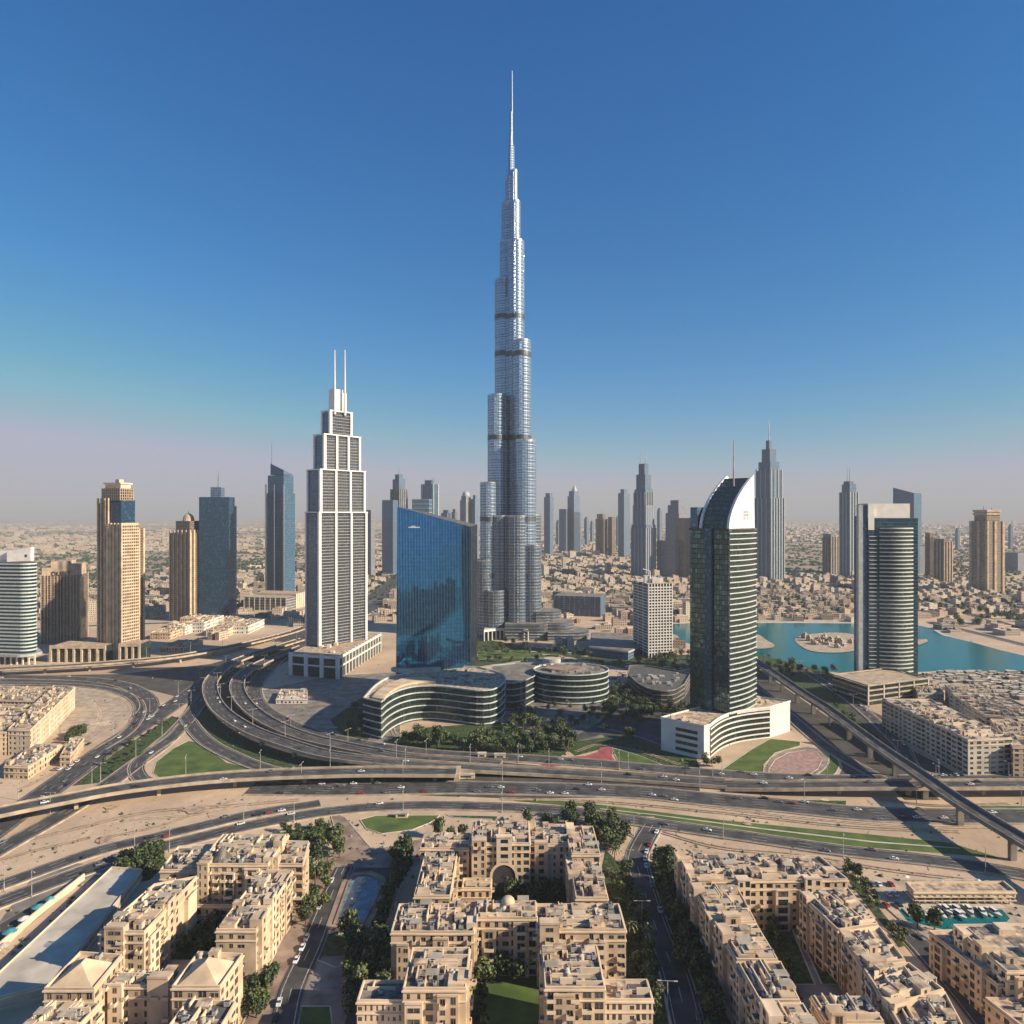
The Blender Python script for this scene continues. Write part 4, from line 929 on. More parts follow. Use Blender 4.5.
def addr(fp, o):
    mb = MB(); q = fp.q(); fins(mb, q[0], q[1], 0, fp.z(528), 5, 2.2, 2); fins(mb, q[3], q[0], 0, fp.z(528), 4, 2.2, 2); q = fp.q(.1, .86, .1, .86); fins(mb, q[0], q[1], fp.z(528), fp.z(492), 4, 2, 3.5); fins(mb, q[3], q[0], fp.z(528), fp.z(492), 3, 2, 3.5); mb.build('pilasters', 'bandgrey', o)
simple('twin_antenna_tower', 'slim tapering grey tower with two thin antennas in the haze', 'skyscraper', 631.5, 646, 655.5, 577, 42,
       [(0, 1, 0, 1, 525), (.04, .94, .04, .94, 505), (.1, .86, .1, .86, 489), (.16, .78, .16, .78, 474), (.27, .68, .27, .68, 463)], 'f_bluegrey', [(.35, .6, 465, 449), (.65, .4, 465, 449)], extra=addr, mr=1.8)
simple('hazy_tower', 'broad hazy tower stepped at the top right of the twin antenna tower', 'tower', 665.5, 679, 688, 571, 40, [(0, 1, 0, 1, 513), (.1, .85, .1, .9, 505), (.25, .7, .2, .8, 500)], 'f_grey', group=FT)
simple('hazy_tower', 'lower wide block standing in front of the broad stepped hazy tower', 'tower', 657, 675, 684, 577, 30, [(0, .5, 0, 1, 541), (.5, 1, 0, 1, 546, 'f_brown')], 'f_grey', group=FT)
simple('hazy_tower', 'brownish half of the pair at the left edge of the crescent topped tower', 'tower', 676, 685, 691, 577, 35, [(0, 1, 0, 1, 518)], 'f_brown', group=FT)
def tall2(fp, o):
    mb = MB(); q = fp.q(); fins(mb, q[0], q[1], 0, fp.z(498), 5, 2.6, 2.4); fins(mb, q[3], q[0], 0, fp.z(498), 4, 2.6, 2.4)
    q = fp.q(.08, .92, .08, .92); fins(mb, q[0], q[1], fp.z(498), fp.z(468), 3, 2.2, 2); fins(mb, q[3], q[0], fp.z(498), fp.z(468), 3, 2.2, 2); mb.build('pilasters', 'bandgrey', o)
simple('needle_tower', 'tall tapering grey tower with a single long needle behind the crescent topped tower', 'skyscraper', 754, 771, 784, 580, 42,
       [(0, 1, 0, 1, 498), (.08, .92, .08, .92, 470), (.15, .85, .15, .85, 461), (.26, .74, .26, .74, 448), (.4, .6, .4, .6, 439)], 'f_bluegrey', [(.5, .5, 442, 420)], extra=tall2, mr=2.0)
simple('hazy_tower', 'grey tower with a glassy round shoulder left of the bowed banded tower', 'tower', 840, 850, 858, 577, 42, [(0, 1, 0, 1, 492), (.1, .9, .1, .9, 484), (.2, .7, .2, .8, 481)], 'f_bluegrey', [(.3, .5, 481, 467), (.6, .5, 481, 468)], group=FT, extra=finsx('bandgrey', 3, 3, 3, 2, 492))
simple('hazy_tower', 'low striped block at the foot of the grey shouldered tower', 'tower', 823, 831, 841, 574, 45, [(0, 1, 0, 1, 537), (0, .4, 0, 1, 534)], 'f_grey', group=FT, extra=finsx('concrete', 4, 3, 3, 1.5, 537))
def wedge(fp, o):
    mb = MB(); q = fp.q(); h = [fp.z(493), fp.z(493), fp.z(492), fp.z(487)]; zb = fp.z(506)
    A = [(p.x, p.y, zb) for p in q]; B = [(p.x, p.y, z) for p, z in zip(q, h)]; mb.loft(A, B); mb.poly([B[0], B[1], B[2]]); mb.poly([B[0], B[2], B[3]]); mb.build('slanted_top', 'f_blue', o)
simple('hazy_tower', 'pale blue tower with a slanted top rising behind the bowed banded tower', 'tower', 893, 914, 921.5, 575, 18, [(0, 1, 0, 1, 506)], 'f_blue', group=FT, extra=wedge)
simple('hazy_tower', 'front tower of the brown cluster right of the bowed banded tower', 'tower', 934, 944, 952, 583, 42, [(0, 1, 0, 1, 542), (0, .6, 0, 1, 539)], 'f_brown', group=FT, extra=finsx('beige2', 3, 3, 3, 1.5, 542))
simple('hazy_tower', 'rear tower of the brown cluster right of the bowed banded tower', 'tower', 925, 930, 936, 576, 42, [(0, 1, 0, 1, 537), (0, .6, 0, 1, 533)], 'f_brown', group=FT)
simple('hazy_tower', 'left edge stump of the brown cluster half hidden by the bowed tower', 'tower', 915, 920, 925, 574, 42, [(0, 1, 0, 1, 546)], 'f_grey', group=FT)
def crownb(fp, o):
    mb = MB(); rings(mb, fp.q(.1, .9, .1, .9), fp.z(515), fp.z(509), 7, 5, 2); q = fp.q(); fins(mb, q[0], q[1], 0, fp.z(521), 2, 6, 2); fins(mb, q[3], q[0], 0, fp.z(521), 2, 6, 2); mb.build('frame', 'beige2', o)
simple('beige_tower', 'brown square tower with a crowned roof near the right edge', 'residential tower', 971, 987, 1003, 593, 44, [(0, 1, 0, 1, 521), (.1, .9, .1, .9, 512)], 'f_beige_fin', [(.4, .6, 512, 506), (.7, .4, 512, 507)], extra=crownb)
simple('hazy_tower', 'very faint slab at the right edge of the picture', 'tower', 1004, 1018, 1040, 572, 30, [(0, 1, 0, 1, 553)], 'f_grey', group=FT)
FAR = [(404, 409, 552, 517), (452, 456, 545, 516), (533, 538, 546, 518), (556, 560, 545, 520), (584, 589, 546, 517), (590, 594, 543, 521), (616, 619, 546, 516), (642, 646, 545, 519), (648, 652, 542, 522), (657, 662, 548, 508), (690, 696, 548, 516), (700, 704, 546, 519), (860, 866, 548, 520), (955, 960, 550, 528), (1008, 1013, 549, 524)]
for k, (xa, xb, yb, yt) in enumerate(FAR):
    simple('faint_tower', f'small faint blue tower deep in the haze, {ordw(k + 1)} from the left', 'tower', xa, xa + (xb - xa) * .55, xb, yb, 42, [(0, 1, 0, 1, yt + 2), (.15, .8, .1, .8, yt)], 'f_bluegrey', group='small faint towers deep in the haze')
# white ribbed tower in the middle distance
def ribbed(fp, o):
    mb = MB(); rings(mb, fp.q(), 6, fp.z(586), 3.7, 1.3, .9); mb.build('floor_band', 'white', o)
    mb = MB(); q = fp.q(); fins(mb, q[0], q[1], 0, fp.z(584), 8, 1.0, 1.1); fins(mb, q[3], q[0], 0, fp.z(584), 3, 1.0, 1.1); mb.build('pilasters', 'white', o)
    mb = MB(); 
    for (u, v, y, s_) in ((.2, .4, 577, 4), (.5, .3, 579, 5), (.8, .5, 580, 4), (.1, .7, 582, 6)):
        c = fp.P(u, v); mb.box(c.x - s_, c.x + s_, c.y - 4, c.y + 4, fp.z(585), fp.z(y))
    c = fp.P(.25, .3); mb.bar((c.x, c.y, fp.z(585)), (c.x, c.y, fp.z(572)), .8); mb.bar((c.x, c.y, fp.z(572)), (c.x - 9, c.y, fp.z(570)), .7); mb.build('rooftop_frame', 'white', o)
simple('white_ribbed_tower', 'cream ribbed mid-rise tower with a cluttered roof frame left of the lagoon', 'hotel', 634, 648.5, 672, 658, 66, [(0, 1, 0, 1, 584)], 'f_office', extra=ribbed, roofm='roof')
simple('dark_block', 'wide dark slab block right of the foot of the tallest tower', 'office block', 554, 600, 605, 617, 10, [(0, 1, 0, 1, 597)], 'f_bluegrey', extra=finsx('concrete_d', 1, 9, 2, 1, 597.5), roofm='concrete_d')
simple('dark_block', 'smaller dark block left of the wide dark slab', 'office block', 553, 561, 565, 604, 30, [(0, 1, 0, 1, 592)], 'f_bluegrey', extra=finsx('concrete_d', 2, 3, 2, 1, 592.5), roofm='concrete_d')

# ---- curved offices
def curved(name, label, pts, ztop, nfl, parent_loc, roofm='roof', bandm='band', closed=True):
    o = thing(name, label, 'office building', parent_loc); mb = MB(); mb.prism(pts, 0, ztop, 0, 1); mb.build('glass_wall', ['f_office', roofm], o)
    s = MB(); rings(s, pts, 1.2, ztop + 2, (ztop - .6) / nfl, .9, .8); s.build('floor_band', bandm, o)
    mb = MB(); rings(mb, pts, ztop, ztop + 1.6, 3, 1.4, -.2); mb.build('parapet', bandm, o)
    return o
z1 = 29.0
fr = spline([G(x, y, z1) for x, y in ((381, 703), (388, 697), (400, 691), (416, 687.5), (436, 687), (456, 689), (476, 691.5), (490, 691), (500, 687), (505, 681), (503, 676), (496, 672.5))], 4)
bk = spline([G(x, y, z1) for x, y in ((478, 668), (452, 667), (431, 669.5), (408, 674), (390, 678), (376, 686), (364, 699))], 6)
pts = [(p.x, p.y) for p in fr + bk]
CO = curved('curved_office', 'long wavy glass office block with white floor lines under the mirror blue tower', pts, z1, 5, G(436, 725))
mb = MB(); rp = spline([G(x, y, z1 + .5) for x, y in ((384, 701), (390, 694), (402, 687), (418, 683.5), (436, 683))], 5) + spline([G(x, y, z1 + .5) for x, y in ((430, 679), (408, 679), (392, 684), (378, 692), (372, 699))], 5)
A = [(p.x, p.y, z1 + .3) for p in rp]; B = [(p.x, p.y, z1 + 2.2) for p in rp]; mb.loft(A, B); mb.poly(B); mb.build('tiled_roof', 'beige', CO)
mb = MB(); c = G(416, 671, z1)
el = [(c.x + 24 * math.cos(t), c.y + 9 * math.sin(t)) for t in [2 * math.pi * i / 24 for i in range(24)]]; mb.prism(el, z1, z1 + 3.2); mb.build('oval_rooflight', 'paleconc', CO)
for k in range(34):
    x = rnd.uniform(425, 492); y = rnd.uniform(671, 684); c = G(x, y, z1); s_ = rnd.uniform(1, 2.6); mb = MB(); mb.box(c.x - s_, c.x + s_, c.y - s_ * .7, c.y + s_ * .7, z1, z1 + rnd.uniform(1, 2.4)); mb.build('air_handler', rnd.choice(('unit', 'concrete_d', 'paleconc')), CO)
c = G(571, 670, 27); rx, ry = 37 * c.y / F, 27
pts = [(c.x + rx * math.cos(t), c.y + ry * math.sin(t)) for t in [2 * math.pi * i / 40 for i in range(40)]]
RO = curved('round_office', 'round dark glass office drum with pale floor rings', pts, 27, 5, Vector((c.x, c.y, 0)), 'concrete_d')
mb = MB(); mb.prism([(c.x + rx * .55 * math.cos(t) - 6, c.y + ry * .4 * math.sin(t)) for t in [2 * math.pi * i / 20 for i in range(20)]], 27, 29.5); mb.build('roof_terrace', 'pave', RO)
c2 = G(552, 662, 27)
mb = MB(); mb.prism([(c2.x + 9 * math.cos(t), c2.y + 7 * math.sin(t)) for t in [2 * math.pi * i / 20 for i in range(20)]], 27, 31); mb.build('rooflight', 'paleconc', RO)
for k in range(26):
    a, r = rnd.uniform(0, 6.28), rnd.uniform(.3, .9); x, y = c.x + rx * r * math.cos(a), c.y + ry * r * math.sin(a); s_ = rnd.uniform(1, 2.4); mb = MB(); mb.box(x - s_, x + s_, y - s_ * .7, y + s_ * .7, 27, 27 + rnd.uniform(1, 3.2)); mb.build('air_handler', rnd.choice(('unit', 'concrete_d')), RO)
fr = spline([G(x, y, 24) for x, y in ((490, 680), (505, 684), (520, 683), (534, 677))], 5); bk = [G(540, 664, 24), G(515, 664, 24), G(492, 666, 24)]
LO = curved('link_office', 'low curved dark office wing joining the round drum to the wavy block', [(p.x, p.y) for p in fr + bk], 24, 4, G(515, 700), 'concrete_d', 'bandgrey')
fr = spline([G(x, y, 20) for x, y in ((628, 668), (640, 678), (655, 684), (672, 684), (684, 678))], 5); bk = spline([G(x, y, 20) for x, y in ((690, 668), (670, 664), (645, 660), (630, 660))], 6)
DO = curved('terrace_office', 'curved terraced grey office between the garden and the crescent topped tower', [(p.x, p.y) for p in fr + bk], 13, 3, G(655, 700), 'darkroof', 'concrete_d')
for k in range(16):
    x, y = rnd.uniform(638, 682), rnd.uniform(667, 679); c = G(x, y, 20); mb = MB(); s_ = rnd.uniform(1, 3); mb.box(c.x - s_, c.x + s_, c.y - s_, c.y + s_, 13, 13 + rnd.uniform(1, 3)); mb.build('air_handler', 'unit', DO)
# small blocks by the garden
fr = spline([G(x, y, 14) for x, y in ((592, 636), (610, 640), (625, 637))], 6); bk = [G(640, 650, 0), G(640, 640, 0), G(600, 636, 0)]
wl = [G(590, 655), G(628, 660), G(645, 652), G(626, 641), G(592, 640)]
o = thing('grey_hall', 'dark arched hall with a flat rim right of the stepped wings', 'hall', G(610, 655)); mb = MB(); mb.prism(wl, 0, 11, 0, 1); mb.build('wall', ['f_bluegrey', 'concrete_d'], o); mb = MB(); rings(mb, wl, 9, 13, 9, 1.5, 1.2); mb.build('roof_rim', 'paleconc', o)
# ================================================================== LOW BLOCKS OF THE BEIGE QUARTERS
def win_mesh():
    mb = MB(); mb.box(-.5, .5, -.03, .05, 0, 1, 0, bottom=True)          # pane (set back inside the frame)
    return [mb.mesh('window_pane', [k]) for k in ('glass', 'glass3', 'glass', 'glass2')]
def frame_mesh():
    mb = MB()
    for (a, b, c, d) in ((-.58, -.5, -.06, 1.06), (.5, .58, -.06, 1.06), (-.5, .5, -.06, 0), (-.5, .5, 1, 1.06), (-.03, .03, 0, 1)):
        mb.box(a, b, -.22, .05, c, d, 0, bottom=True)
    return mb.mesh('window_frame', ['frame'])
WM, FM = win_mesh(), frame_mesh()
def ac_mesh():
    mb = MB(); mb.box(-.9, .9, -.6, .6, .25, 1.5, 0, bottom=True); mb.cyl(-.4, 0, .38, 1.5, 1.6, 1, 10); mb.cyl(.42, 0, .38, 1.5, 1.6, 1, 10)
    for x in (-.7, .7): mb.box(x - .1, x + .1, -.6, .6, 0, .25, 1)
    return mb.mesh('air_conditioner', ['unit', 'dark'])
def tank_mesh():
    mb = MB(); mb.cyl(0, 0, .9, .3, 1.8, 0, 12); mb.cyl(0, 0, .9, 1.8, 2.15, 0, 12, r1=.25); mb.box(-.7, .7, -.7, .7, 0, .3, 1); return mb.mesh('water_tank', ['paleconc', 'unit'])
def stair_mesh():
    mb = MB(); mb.box(-2, 2, -1.6, 1.6, 0, 2.8, 0, 1); mb.box(-2.15, 2.15, -1.75, 1.75, 2.8, 3.1, 0, 1); mb.box(-.5, .5, -1.66, -1.6, 0, 2.1, 2); return mb.mesh('stair_head', ['beige', 'roof', 'dark'])
def perg_mesh():
    mb = MB()
    for x in (-2, 2):
        for y in (-1.5, 1.5): mb.box(x - .12, x + .12, y - .12, y + .12, 0, 2.5, 0)
    for i in range(7): mb.box(-2.3, 2.3, -1.6 + i * .52, -1.45 + i * .52, 2.5, 2.7, 0, bottom=True)
    return mb.mesh('pergola', ['paleconc'])
def balc_mesh():
    mb = MB(); mb.box(-.5, .5, -1.5, .1, -.15, 0, 0, bottom=True); mb.box(-.5, .5, -1.5, -1.38, 0, 1.05, 0)
    for a, b in ((-.5, -.46), (.46, .5)): mb.box(a, b, -1.38, .1, 0, 1.05, 0)
    return mb.mesh('balcony', ['cream'])
BALC = balc_mesh()
AC, TK, SH, PG = ac_mesh(), tank_mesh(), stair_mesh(), perg_mesh()
def wall_with_openings(mb, A, B, z0, z1, cols, rows, wf, hf, dep, m, arr, skip=.08, tall=None):
    """facade from A to B with recessed window openings; arr collects (pos, rz, w, h)"""
    A = Vector((A[0], A[1], 0)); B = Vector((B[0], B[1], 0)); L = (B - A).length; e = (B - A) / L; o = Vector((e.y, -e.x, 0)); rz = math.atan2(e.y, e.x)
    def P(u, z, k=0): q = A + e * u - o * k; return (q.x, q.y, z)
    cw, rh = L / cols, (z1 - z0) / rows
    for c in range(cols):
        ww = wf * rnd.choice((.6, .8, 1, 1.2, 1.45)); hv = rnd.choice((.8, 1, 1.2, 1.3)); u0, u3 = c * cw, (c + 1) * cw; u1, u2 = u0 + cw * (1 - ww) / 2, u3 - cw * (1 - ww) / 2
        blank = rnd.random() < skip
        if blank: mb.quad(P(u0, z0), P(u3, z0), P(u3, z1), P(u0, z1), m); continue
        mb.quad(P(u0, z0), P(u1, z0), P(u1, z1), P(u0, z1), m); mb.quad(P(u2, z0), P(u3, z0), P(u3, z1), P(u2, z1), m)
        for r in range(rows):
            a = z0 + r * rh; h0 = a + rh * (.24 if r else .2); h1 = h0 + rh * hf * hv; d = a + rh
            mb.quad(P(u1, a), P(u2, a), P(u2, h0), P(u1, h0), m); mb.quad(P(u1, h1), P(u2, h1), P(u2, d), P(u1, d), m)
            mb.quad(P(u1, h0), P(u1, h0, dep), P(u1, h1, dep), P(u1, h1), m); mb.quad(P(u2, h0, dep), P(u2, h0), P(u2, h1), P(u2, h1, dep), m)
            mb.quad(P(u1, h0), P(u2, h0), P(u2, h0, dep), P(u1, h0, dep), m); mb.quad(P(u1, h1, dep), P(u2, h1, dep), P(u2, h1), P(u1, h1), m)
            mb.quad(P(u1, h0, dep), P(u2, h0, dep), P(u2, h1, dep), P(u1, h1, dep), m)
            q = A + e * (u1 + u2) / 2 - o * (dep - .12); arr.append((Vector((q.x, q.y, h0)), rz, (u2 - u1) * .88, (h1 - h0) * .94))
def inset(q, k):
    c = sum(q, Vector()) / len(q); return [c + (p - c) * (1 - k / max(1, (p - c).length)) for p in q]
def block(label, quad, z, zb=0, wallm='beige', roofm='roof', floors=None, bay=3.6, clutter=1.0, hip=False, cat='apartment building', name='apartment_block', cap=100, parts=True, group=None, frames=True, grey=0, sides=(0, 1, 2, 3), parapet=1.1, wf=.52):
    """quad: roof corners in pixels (front left, front right, back right, back left) or world vectors"""
    q = [G(x, y, z) if not isinstance(x, Vector) else x for x, y in quad] if not isinstance(quad[0], Vector) else quad
    q = [Vector((p.x, p.y, 0)) for p in q]
    o = thing(name, label, cat, Vector(((q[0] + q[1]) / 2).to_tuple()), group)
    fl = floors or max(1, round((z - zb) / 3.5)); arr = []; mb = MB()
    for i in range(4):
        A, B = q[i], q[(i + 1) % 4]; L = (B - A).length; e = (B - A) / L; nrm = Vector((e.y, -e.x, 0)); mid = (A + B) / 2
        if nrm.dot(Vector((0, 0, 0)) - mid) > 0 and i in sides: wall_with_openings(mb, A, B, zb, z, max(1, round(L / bay)), fl, wf, .5, .35, 0, arr)
        else: mb.quad((A.x, A.y, zb), (B.x, B.y, zb), (B.x, B.y, z), (A.x, A.y, z), 0)
    bays = []
    if frames and parts and not hip and zb == 0 and z > 12:
        for i in range(4):
            A, B = q[i], q[(i + 1) % 4]; L = (B - A).length; e = (B - A) / L; nrm = Vector((e.y, -e.x, 0)); mid = (A + B) / 2
            if nrm.dot(-mid) <= 0 or L < 16: continue
            u = rnd.uniform(.5, 4)
            while u < L - 7:
                w_ = rnd.uniform(4.5, 7.5); dp = rnd.uniform(.7, 1.9); hh = z + rnd.choice((-3.4, -1.2, 1.6, 2.6, 3.8))
                P0, P1 = A + e * u + nrm * dp, A + e * min(L - .3, u + w_) + nrm * dp; f2 = max(1, round(hh / 3.5))
                bm_ = MB(); wall_with_openings(bm_, P0, P1, 0, hh, rnd.choice((1, 2)), f2, .5, .55, .3, 0, arr)
                Q0, Q1 = P0 - nrm * (dp + .02), P1 - nrm * (dp + .02)
                if hh > z: Q0, Q1 = P0 - nrm * (dp + 3), P1 - nrm * (dp + 3)
                for a_, b_ in ((P1, Q1), (Q0, P0), (Q1, Q0)): bm_.quad((a_.x, a_.y, 0), (b_.x, b_.y, 0), (b_.x, b_.y, hh), (a_.x, a_.y, hh))
                bm_.prism([P0, P1, Q1, Q0], hh, hh + .05, 0); ring_ = [P0 + (P1 - P0) * .0, P1, Q1, Q0]
                for a_, b_ in ((P0, P1),): 
                    k_ = nrm * .25; bm_.prism([a_ + k_, b_ + k_, b_ - k_, a_ - k_], hh, hh + .8, 0)
                bm_.build('bay', wallm if rnd.random() < .7 else ('cream' if wallm != 'cream' else 'beige'), o)
                u += w_ + rnd.uniform(4, 13)
    mb.build('wall', wallm, o)
    # cornice and pilaster strips
    c = MB(); rings(c, q, z - 3.7, z - 3.2, 9, .45, .28); rings(c, q, z - .3, z + .4, 9, .5, .4)
    c.build('cornice', 'cream', o)
    # roof slab, parapet
    r = MB(); r.poly([(p.x, p.y, z) for p in q], 0); qi = inset(q, .6)
    A_, B_ = [(p.x, p.y, z) for p in q], [(p.x, p.y, z + parapet) for p in q]; I0, I1 = [(p.x, p.y, z) for p in qi], [(p.x, p.y, z + parapet) for p in qi]
    r.loft(A_, B_, 1); r.loft(B_, I1, 4); r.loft(I1, I0, 4)
    eU, eV = q[1] - q[0], q[3] - q[0]; LU, LV = eU.length, eV.length
    def RP(u, v): return q[0] + (q[1] - q[0]) * u * (1 - v) + (q[2] - q[3]) * u * v + eV * v
    if hip:
        h = 5.0; a, b, c_, d = (RP(.06, .04), RP(.94, .04), RP(.94, .8), RP(.06, .8)); k0, k1 = RP(.5, .36), RP(.5, .5)
        zz = z + .2; ap0, ap1 = (k0.x, k0.y, z + h), (k1.x, k1.y, z + h)
        v3 = lambda p: (p.x, p.y, zz)
        r.poly([v3(a), v3(b), ap0], 1); r.poly([v3(b), v3(c_), ap1, ap0], 1); r.poly([v3(c_), v3(d), ap1], 1); r.poly([v3(d), v3(a), ap0, ap1], 1)
    elif clutter:
        nu, nv = max(1, round(LU / 7)), max(1, round(LV / 7)); du, dv = eU.normalized(), eV.normalized()
        for i in range(nu):
            for j in range(nv):
                if rnd.random() < .5 * clutter + .25:        # dark floor patch painted for low-sun shade, or raised light slab
                    u0, u1, v0, v1 = (i + .12) / nu, (i + .88) / nu, (j + .12) / nv, (j + .88) / nv; t = rnd.random()
                    P4 = [RP(u0, v0), RP(u1, v0), RP(u1, v1), RP(u0, v1)]
                    if t < .68: r.prism(P4, z + .02, z + .12, 2, rnd.choice((2, 2, 3)))
                    else: r.prism(P4, z, z + rnd.uniform(.6, 2.3), 1, rnd.choice((0, 1, 1)))
        for k in range(int((nu + nv) * 2.6 * clutter) + 1):            # partition walls
            u, v = rnd.uniform(.05, .8), rnd.uniform(.05, .8); L = rnd.uniform(4, 11)
            dr = rnd.random() < .5; a = RP(u, v); b = a + (du if dr else dv) * min(L, (1 - (u if dr else v)) * (LU if dr else LV) * .95); n_ = (dv if dr else du) * .2
            P4 = [a - n_, b - n_, b + n_, a + n_]
            if (P4[1] - P4[0]).cross(P4[2] - P4[1]).z < 0: P4.reverse()
            r.prism(P4, z, z + rnd.uniform(1.0, 2.4), 4)
    r.build('roof', [roofm, wallm, 'roofgrey', 'darkroof', 'cream'], o)
    if not parts: return o
    arr.sort(key=lambda t: (t[0] - Vector((0, 0, 180))).length)
    for (p, rz, w_, h_) in arr[:cap]:
        wo = inst('window', rnd.choice(WM), o, p, rz, (w_, 1, h_))
        if frames and w_ > .9 and p.z > 4 and p.y < 330 and rnd.random() < .22: inst('balcony', BALC, o, p - Vector((0, 0, .55)) - Vector((math.sin(rz), -math.cos(rz), 0)) * -.25, rz, (w_ * 1.35, 1, 1))
        if frames and p.y < 300: inst('frame', FM, wo, p); f = wo.children[0] if wo.children else None
    if len(arr) > cap:
        mb = MB()
        for (p, rz, w_, h_) in arr[cap:]:
            e = Vector((math.cos(rz), math.sin(rz), 0)); a, b = p - e * w_ / 2, p + e * w_ / 2; u = Vector((0, 0, h_)); mb.quad(a, b, b + u, a + u)
        tag(mb.build('window_field', 'glass', o), kind='stuff')
    if clutter:
        nun = int(LU * LV / 17 * clutter); ang = math.atan2(eU.y, eU.x)
        for k in range(min(75, nun)):
            u, v = rnd.uniform(.08, .92), rnd.uniform(.1, .92)
            if hip and v < .85: continue
            p = RP(u, v); p.z = z + .13; t = rnd.random()
            if t < .68: inst('air_conditioner', AC, o, p, ang + rnd.choice((0, math.pi / 2)), (rnd.uniform(.8, 1.3),) * 3)
            elif t < .82: inst('water_tank', TK, o, p)
            elif t < .93: inst('stair_head', SH, o, p, ang, (rnd.uniform(.7, 1.1), rnd.uniform(.7, 1.2), rnd.uniform(.6, 1)))
            else: inst('pergola', PG, o, p, ang)
    return o
def aa(xl, xr, yf, yb, z):
    """axis-aligned roof quad: front edge px xl..xr at yf, back edge at yb"""
    a, b = G(xl, yf, z), G(xr, yf, z); d = F * (H - z) / (yb - CY); return [Vector((a.x, a.y, 0)), Vector((b.x, b.y, 0)), Vector((b.x, d, 0)), Vector((a.x, d, 0))]
B = 'beige apartment blocks of the near quarter'
# central compound
block('far left corner block of the central compound beside the small lawn', aa(420, 469, 850, 835, 21), 21, group=B)
block('narrow west wing of the central compound with a ragged stepped roof', aa(414, 450, 898, 851, 19), 19, group=B)
bN = block('rear middle block of the central compound with a tall arched gateway', aa(471, 530, 845, 823, 24), 24, group=B)
block('rear right block of the central compound with twin stair towers', aa(530, 572, 846, 826, 21), 21, wallm='beige2', group=B)
block('right rear corner block of the central compound beside the dark trees', aa(572, 600, 856, 828, 22), 22, group=B)
block('east wing of the central compound above the palm lined street', aa(576, 608, 900, 857, 18), 18, wallm='beige2', group=B)
block('small gatehouse block with square windows inside the upper court', aa(462, 491, 890, 880, 9), 9, floors=2, group=B, clutter=.4)
block('middle cross wing left part, above the narrow dark light well', aa(391, 474, 934, 906, 21), 21, group=B)
block('middle cross wing centre with a round domed pavilion on its roof', aa(474, 537, 920, 903, 22), 22, wallm='beige2', group=B)
block('middle cross wing right part with a dark light well', aa(537, 626, 932, 906, 21), 21, group=B)
block('tall left front block of the central compound with a crowded roof', aa(403, 466, 991, 950, 25), 25, group=B)
block('tall right front block of the central compound with a crowded roof', aa(545, 605, 990, 948, 25), 25, group=B)
block('low left annex with an arcaded front beside the tall left front block', aa(357, 403, 1003, 983, 20), 20, wallm='cream', clutter=.15, group=B, roofm='roofgrey', bay=2.0)
block('low right annex with an arcaded front beside the tall right front block', aa(605, 653, 1002, 982, 20), 20, wallm='cream', clutter=.4, group=B, bay=2.0)
def add_dome(root, c, r, z, m='cream'):
    mb = MB(); mb.cyl(c.x, c.y, r, z, z + 2.4, 0, 20); KK = [(1, 0), (.92, .4), (.7, .75), (.38, .95), (.05, 1)]
    for (ra, h0), (rb, h1) in zip(KK, KK[1:]): mb.cyl(c.x, c.y, r * ra, z + 2.4 + r * .7 * h0, z + 2.4 + r * .7 * h1, 0, 20, r1=r * rb)
    mb.build('dome', m, root)
cb = [o for o in bpy.data.objects if o.get('label', '').startswith('middle cross wing centre')][0]; add_dome(cb, G(508, 907, 22), 2.7, 22, 'beige')
# arched gateway on the rear middle block
p = G(504, 846, 24); mb = MB(); wv = 5.4; n = 12
arc = [(p.x + wv * math.cos(math.pi * i / n), 10 + wv * math.sin(math.pi * i / n)) for i in range(n + 1)]
mb.poly([(x, p.y - .3, z) for x, z in [(p.x - wv, 0.3), (p.x + wv, .3)] + arc]); mb.build('archway_shade', 'dark', bN)  # flat dark sheet painted as the shaded inside of the arch
mb = MB(); arc2 = [(p.x + (wv + 1.3) * math.cos(math.pi * i / n), 10 + (wv + 1.3) * math.sin(math.pi * i / n)) for i in range(n + 1)]
A_ = [(p.x + wv, .3)] + arc + [(p.x - wv, .3)]; B_ = [(p.x + wv + 1.3, .3)] + arc2 + [(p.x - wv - 1.3, .3)]
for i in range(len(A_) - 1): mb.quad((A_[i][0], p.y - .7, A_[i][1]), (B_[i][0], p.y - .7, B_[i][1]), (B_[i + 1][0], p.y - .7, B_[i + 1][1]), (A_[i + 1][0], p.y - .7, A_[i + 1][1]))
mb.build('arch_surround', 'cream', bN)
# left compound
block('long left block seen along its sunlit flank beside the flat car park deck', [(99, 934), (144, 934), (197, 878), (154, 886)], 21, group=B)
block('rear left block with a corner turret and a large dark window', aa(196, 268, 866, 836, 24), 24, group=B)
block('rear corner block left of the turret block, beside the verge trees', [(160, 872), (196, 872), (215, 846), (178, 848)], 20, group=B)
block('second long left block with a sunlit street flank', [(216, 932), (256, 932), (293, 872), (262, 872)], 21, group=B)
block('short block with a bright side wall beside the garden at the upper left', [(261, 866), (303, 866), (309, 843), (268, 842)], 22, group=B)
block('left block with a pyramid roof beside the shaded car park deck', [(44, 991), (94, 991), (122, 957), (80, 954)], 22, hip=True, group=B)
block('right block with a pyramid roof beside the court street', [(172, 989), (220, 989), (243, 956), (198, 954)], 22, hip=True, group=B)
block('lower grey roofed link between the two pyramid roofed blocks', aa(100, 172, 988, 974, 18), 18, wallm='beige2', roofm='roofgrey', group=B)
block('bottom left block cut by the picture edge', [(16, 1034), (74, 1034), (100, 1006), (50, 1004)], 20, group=B)
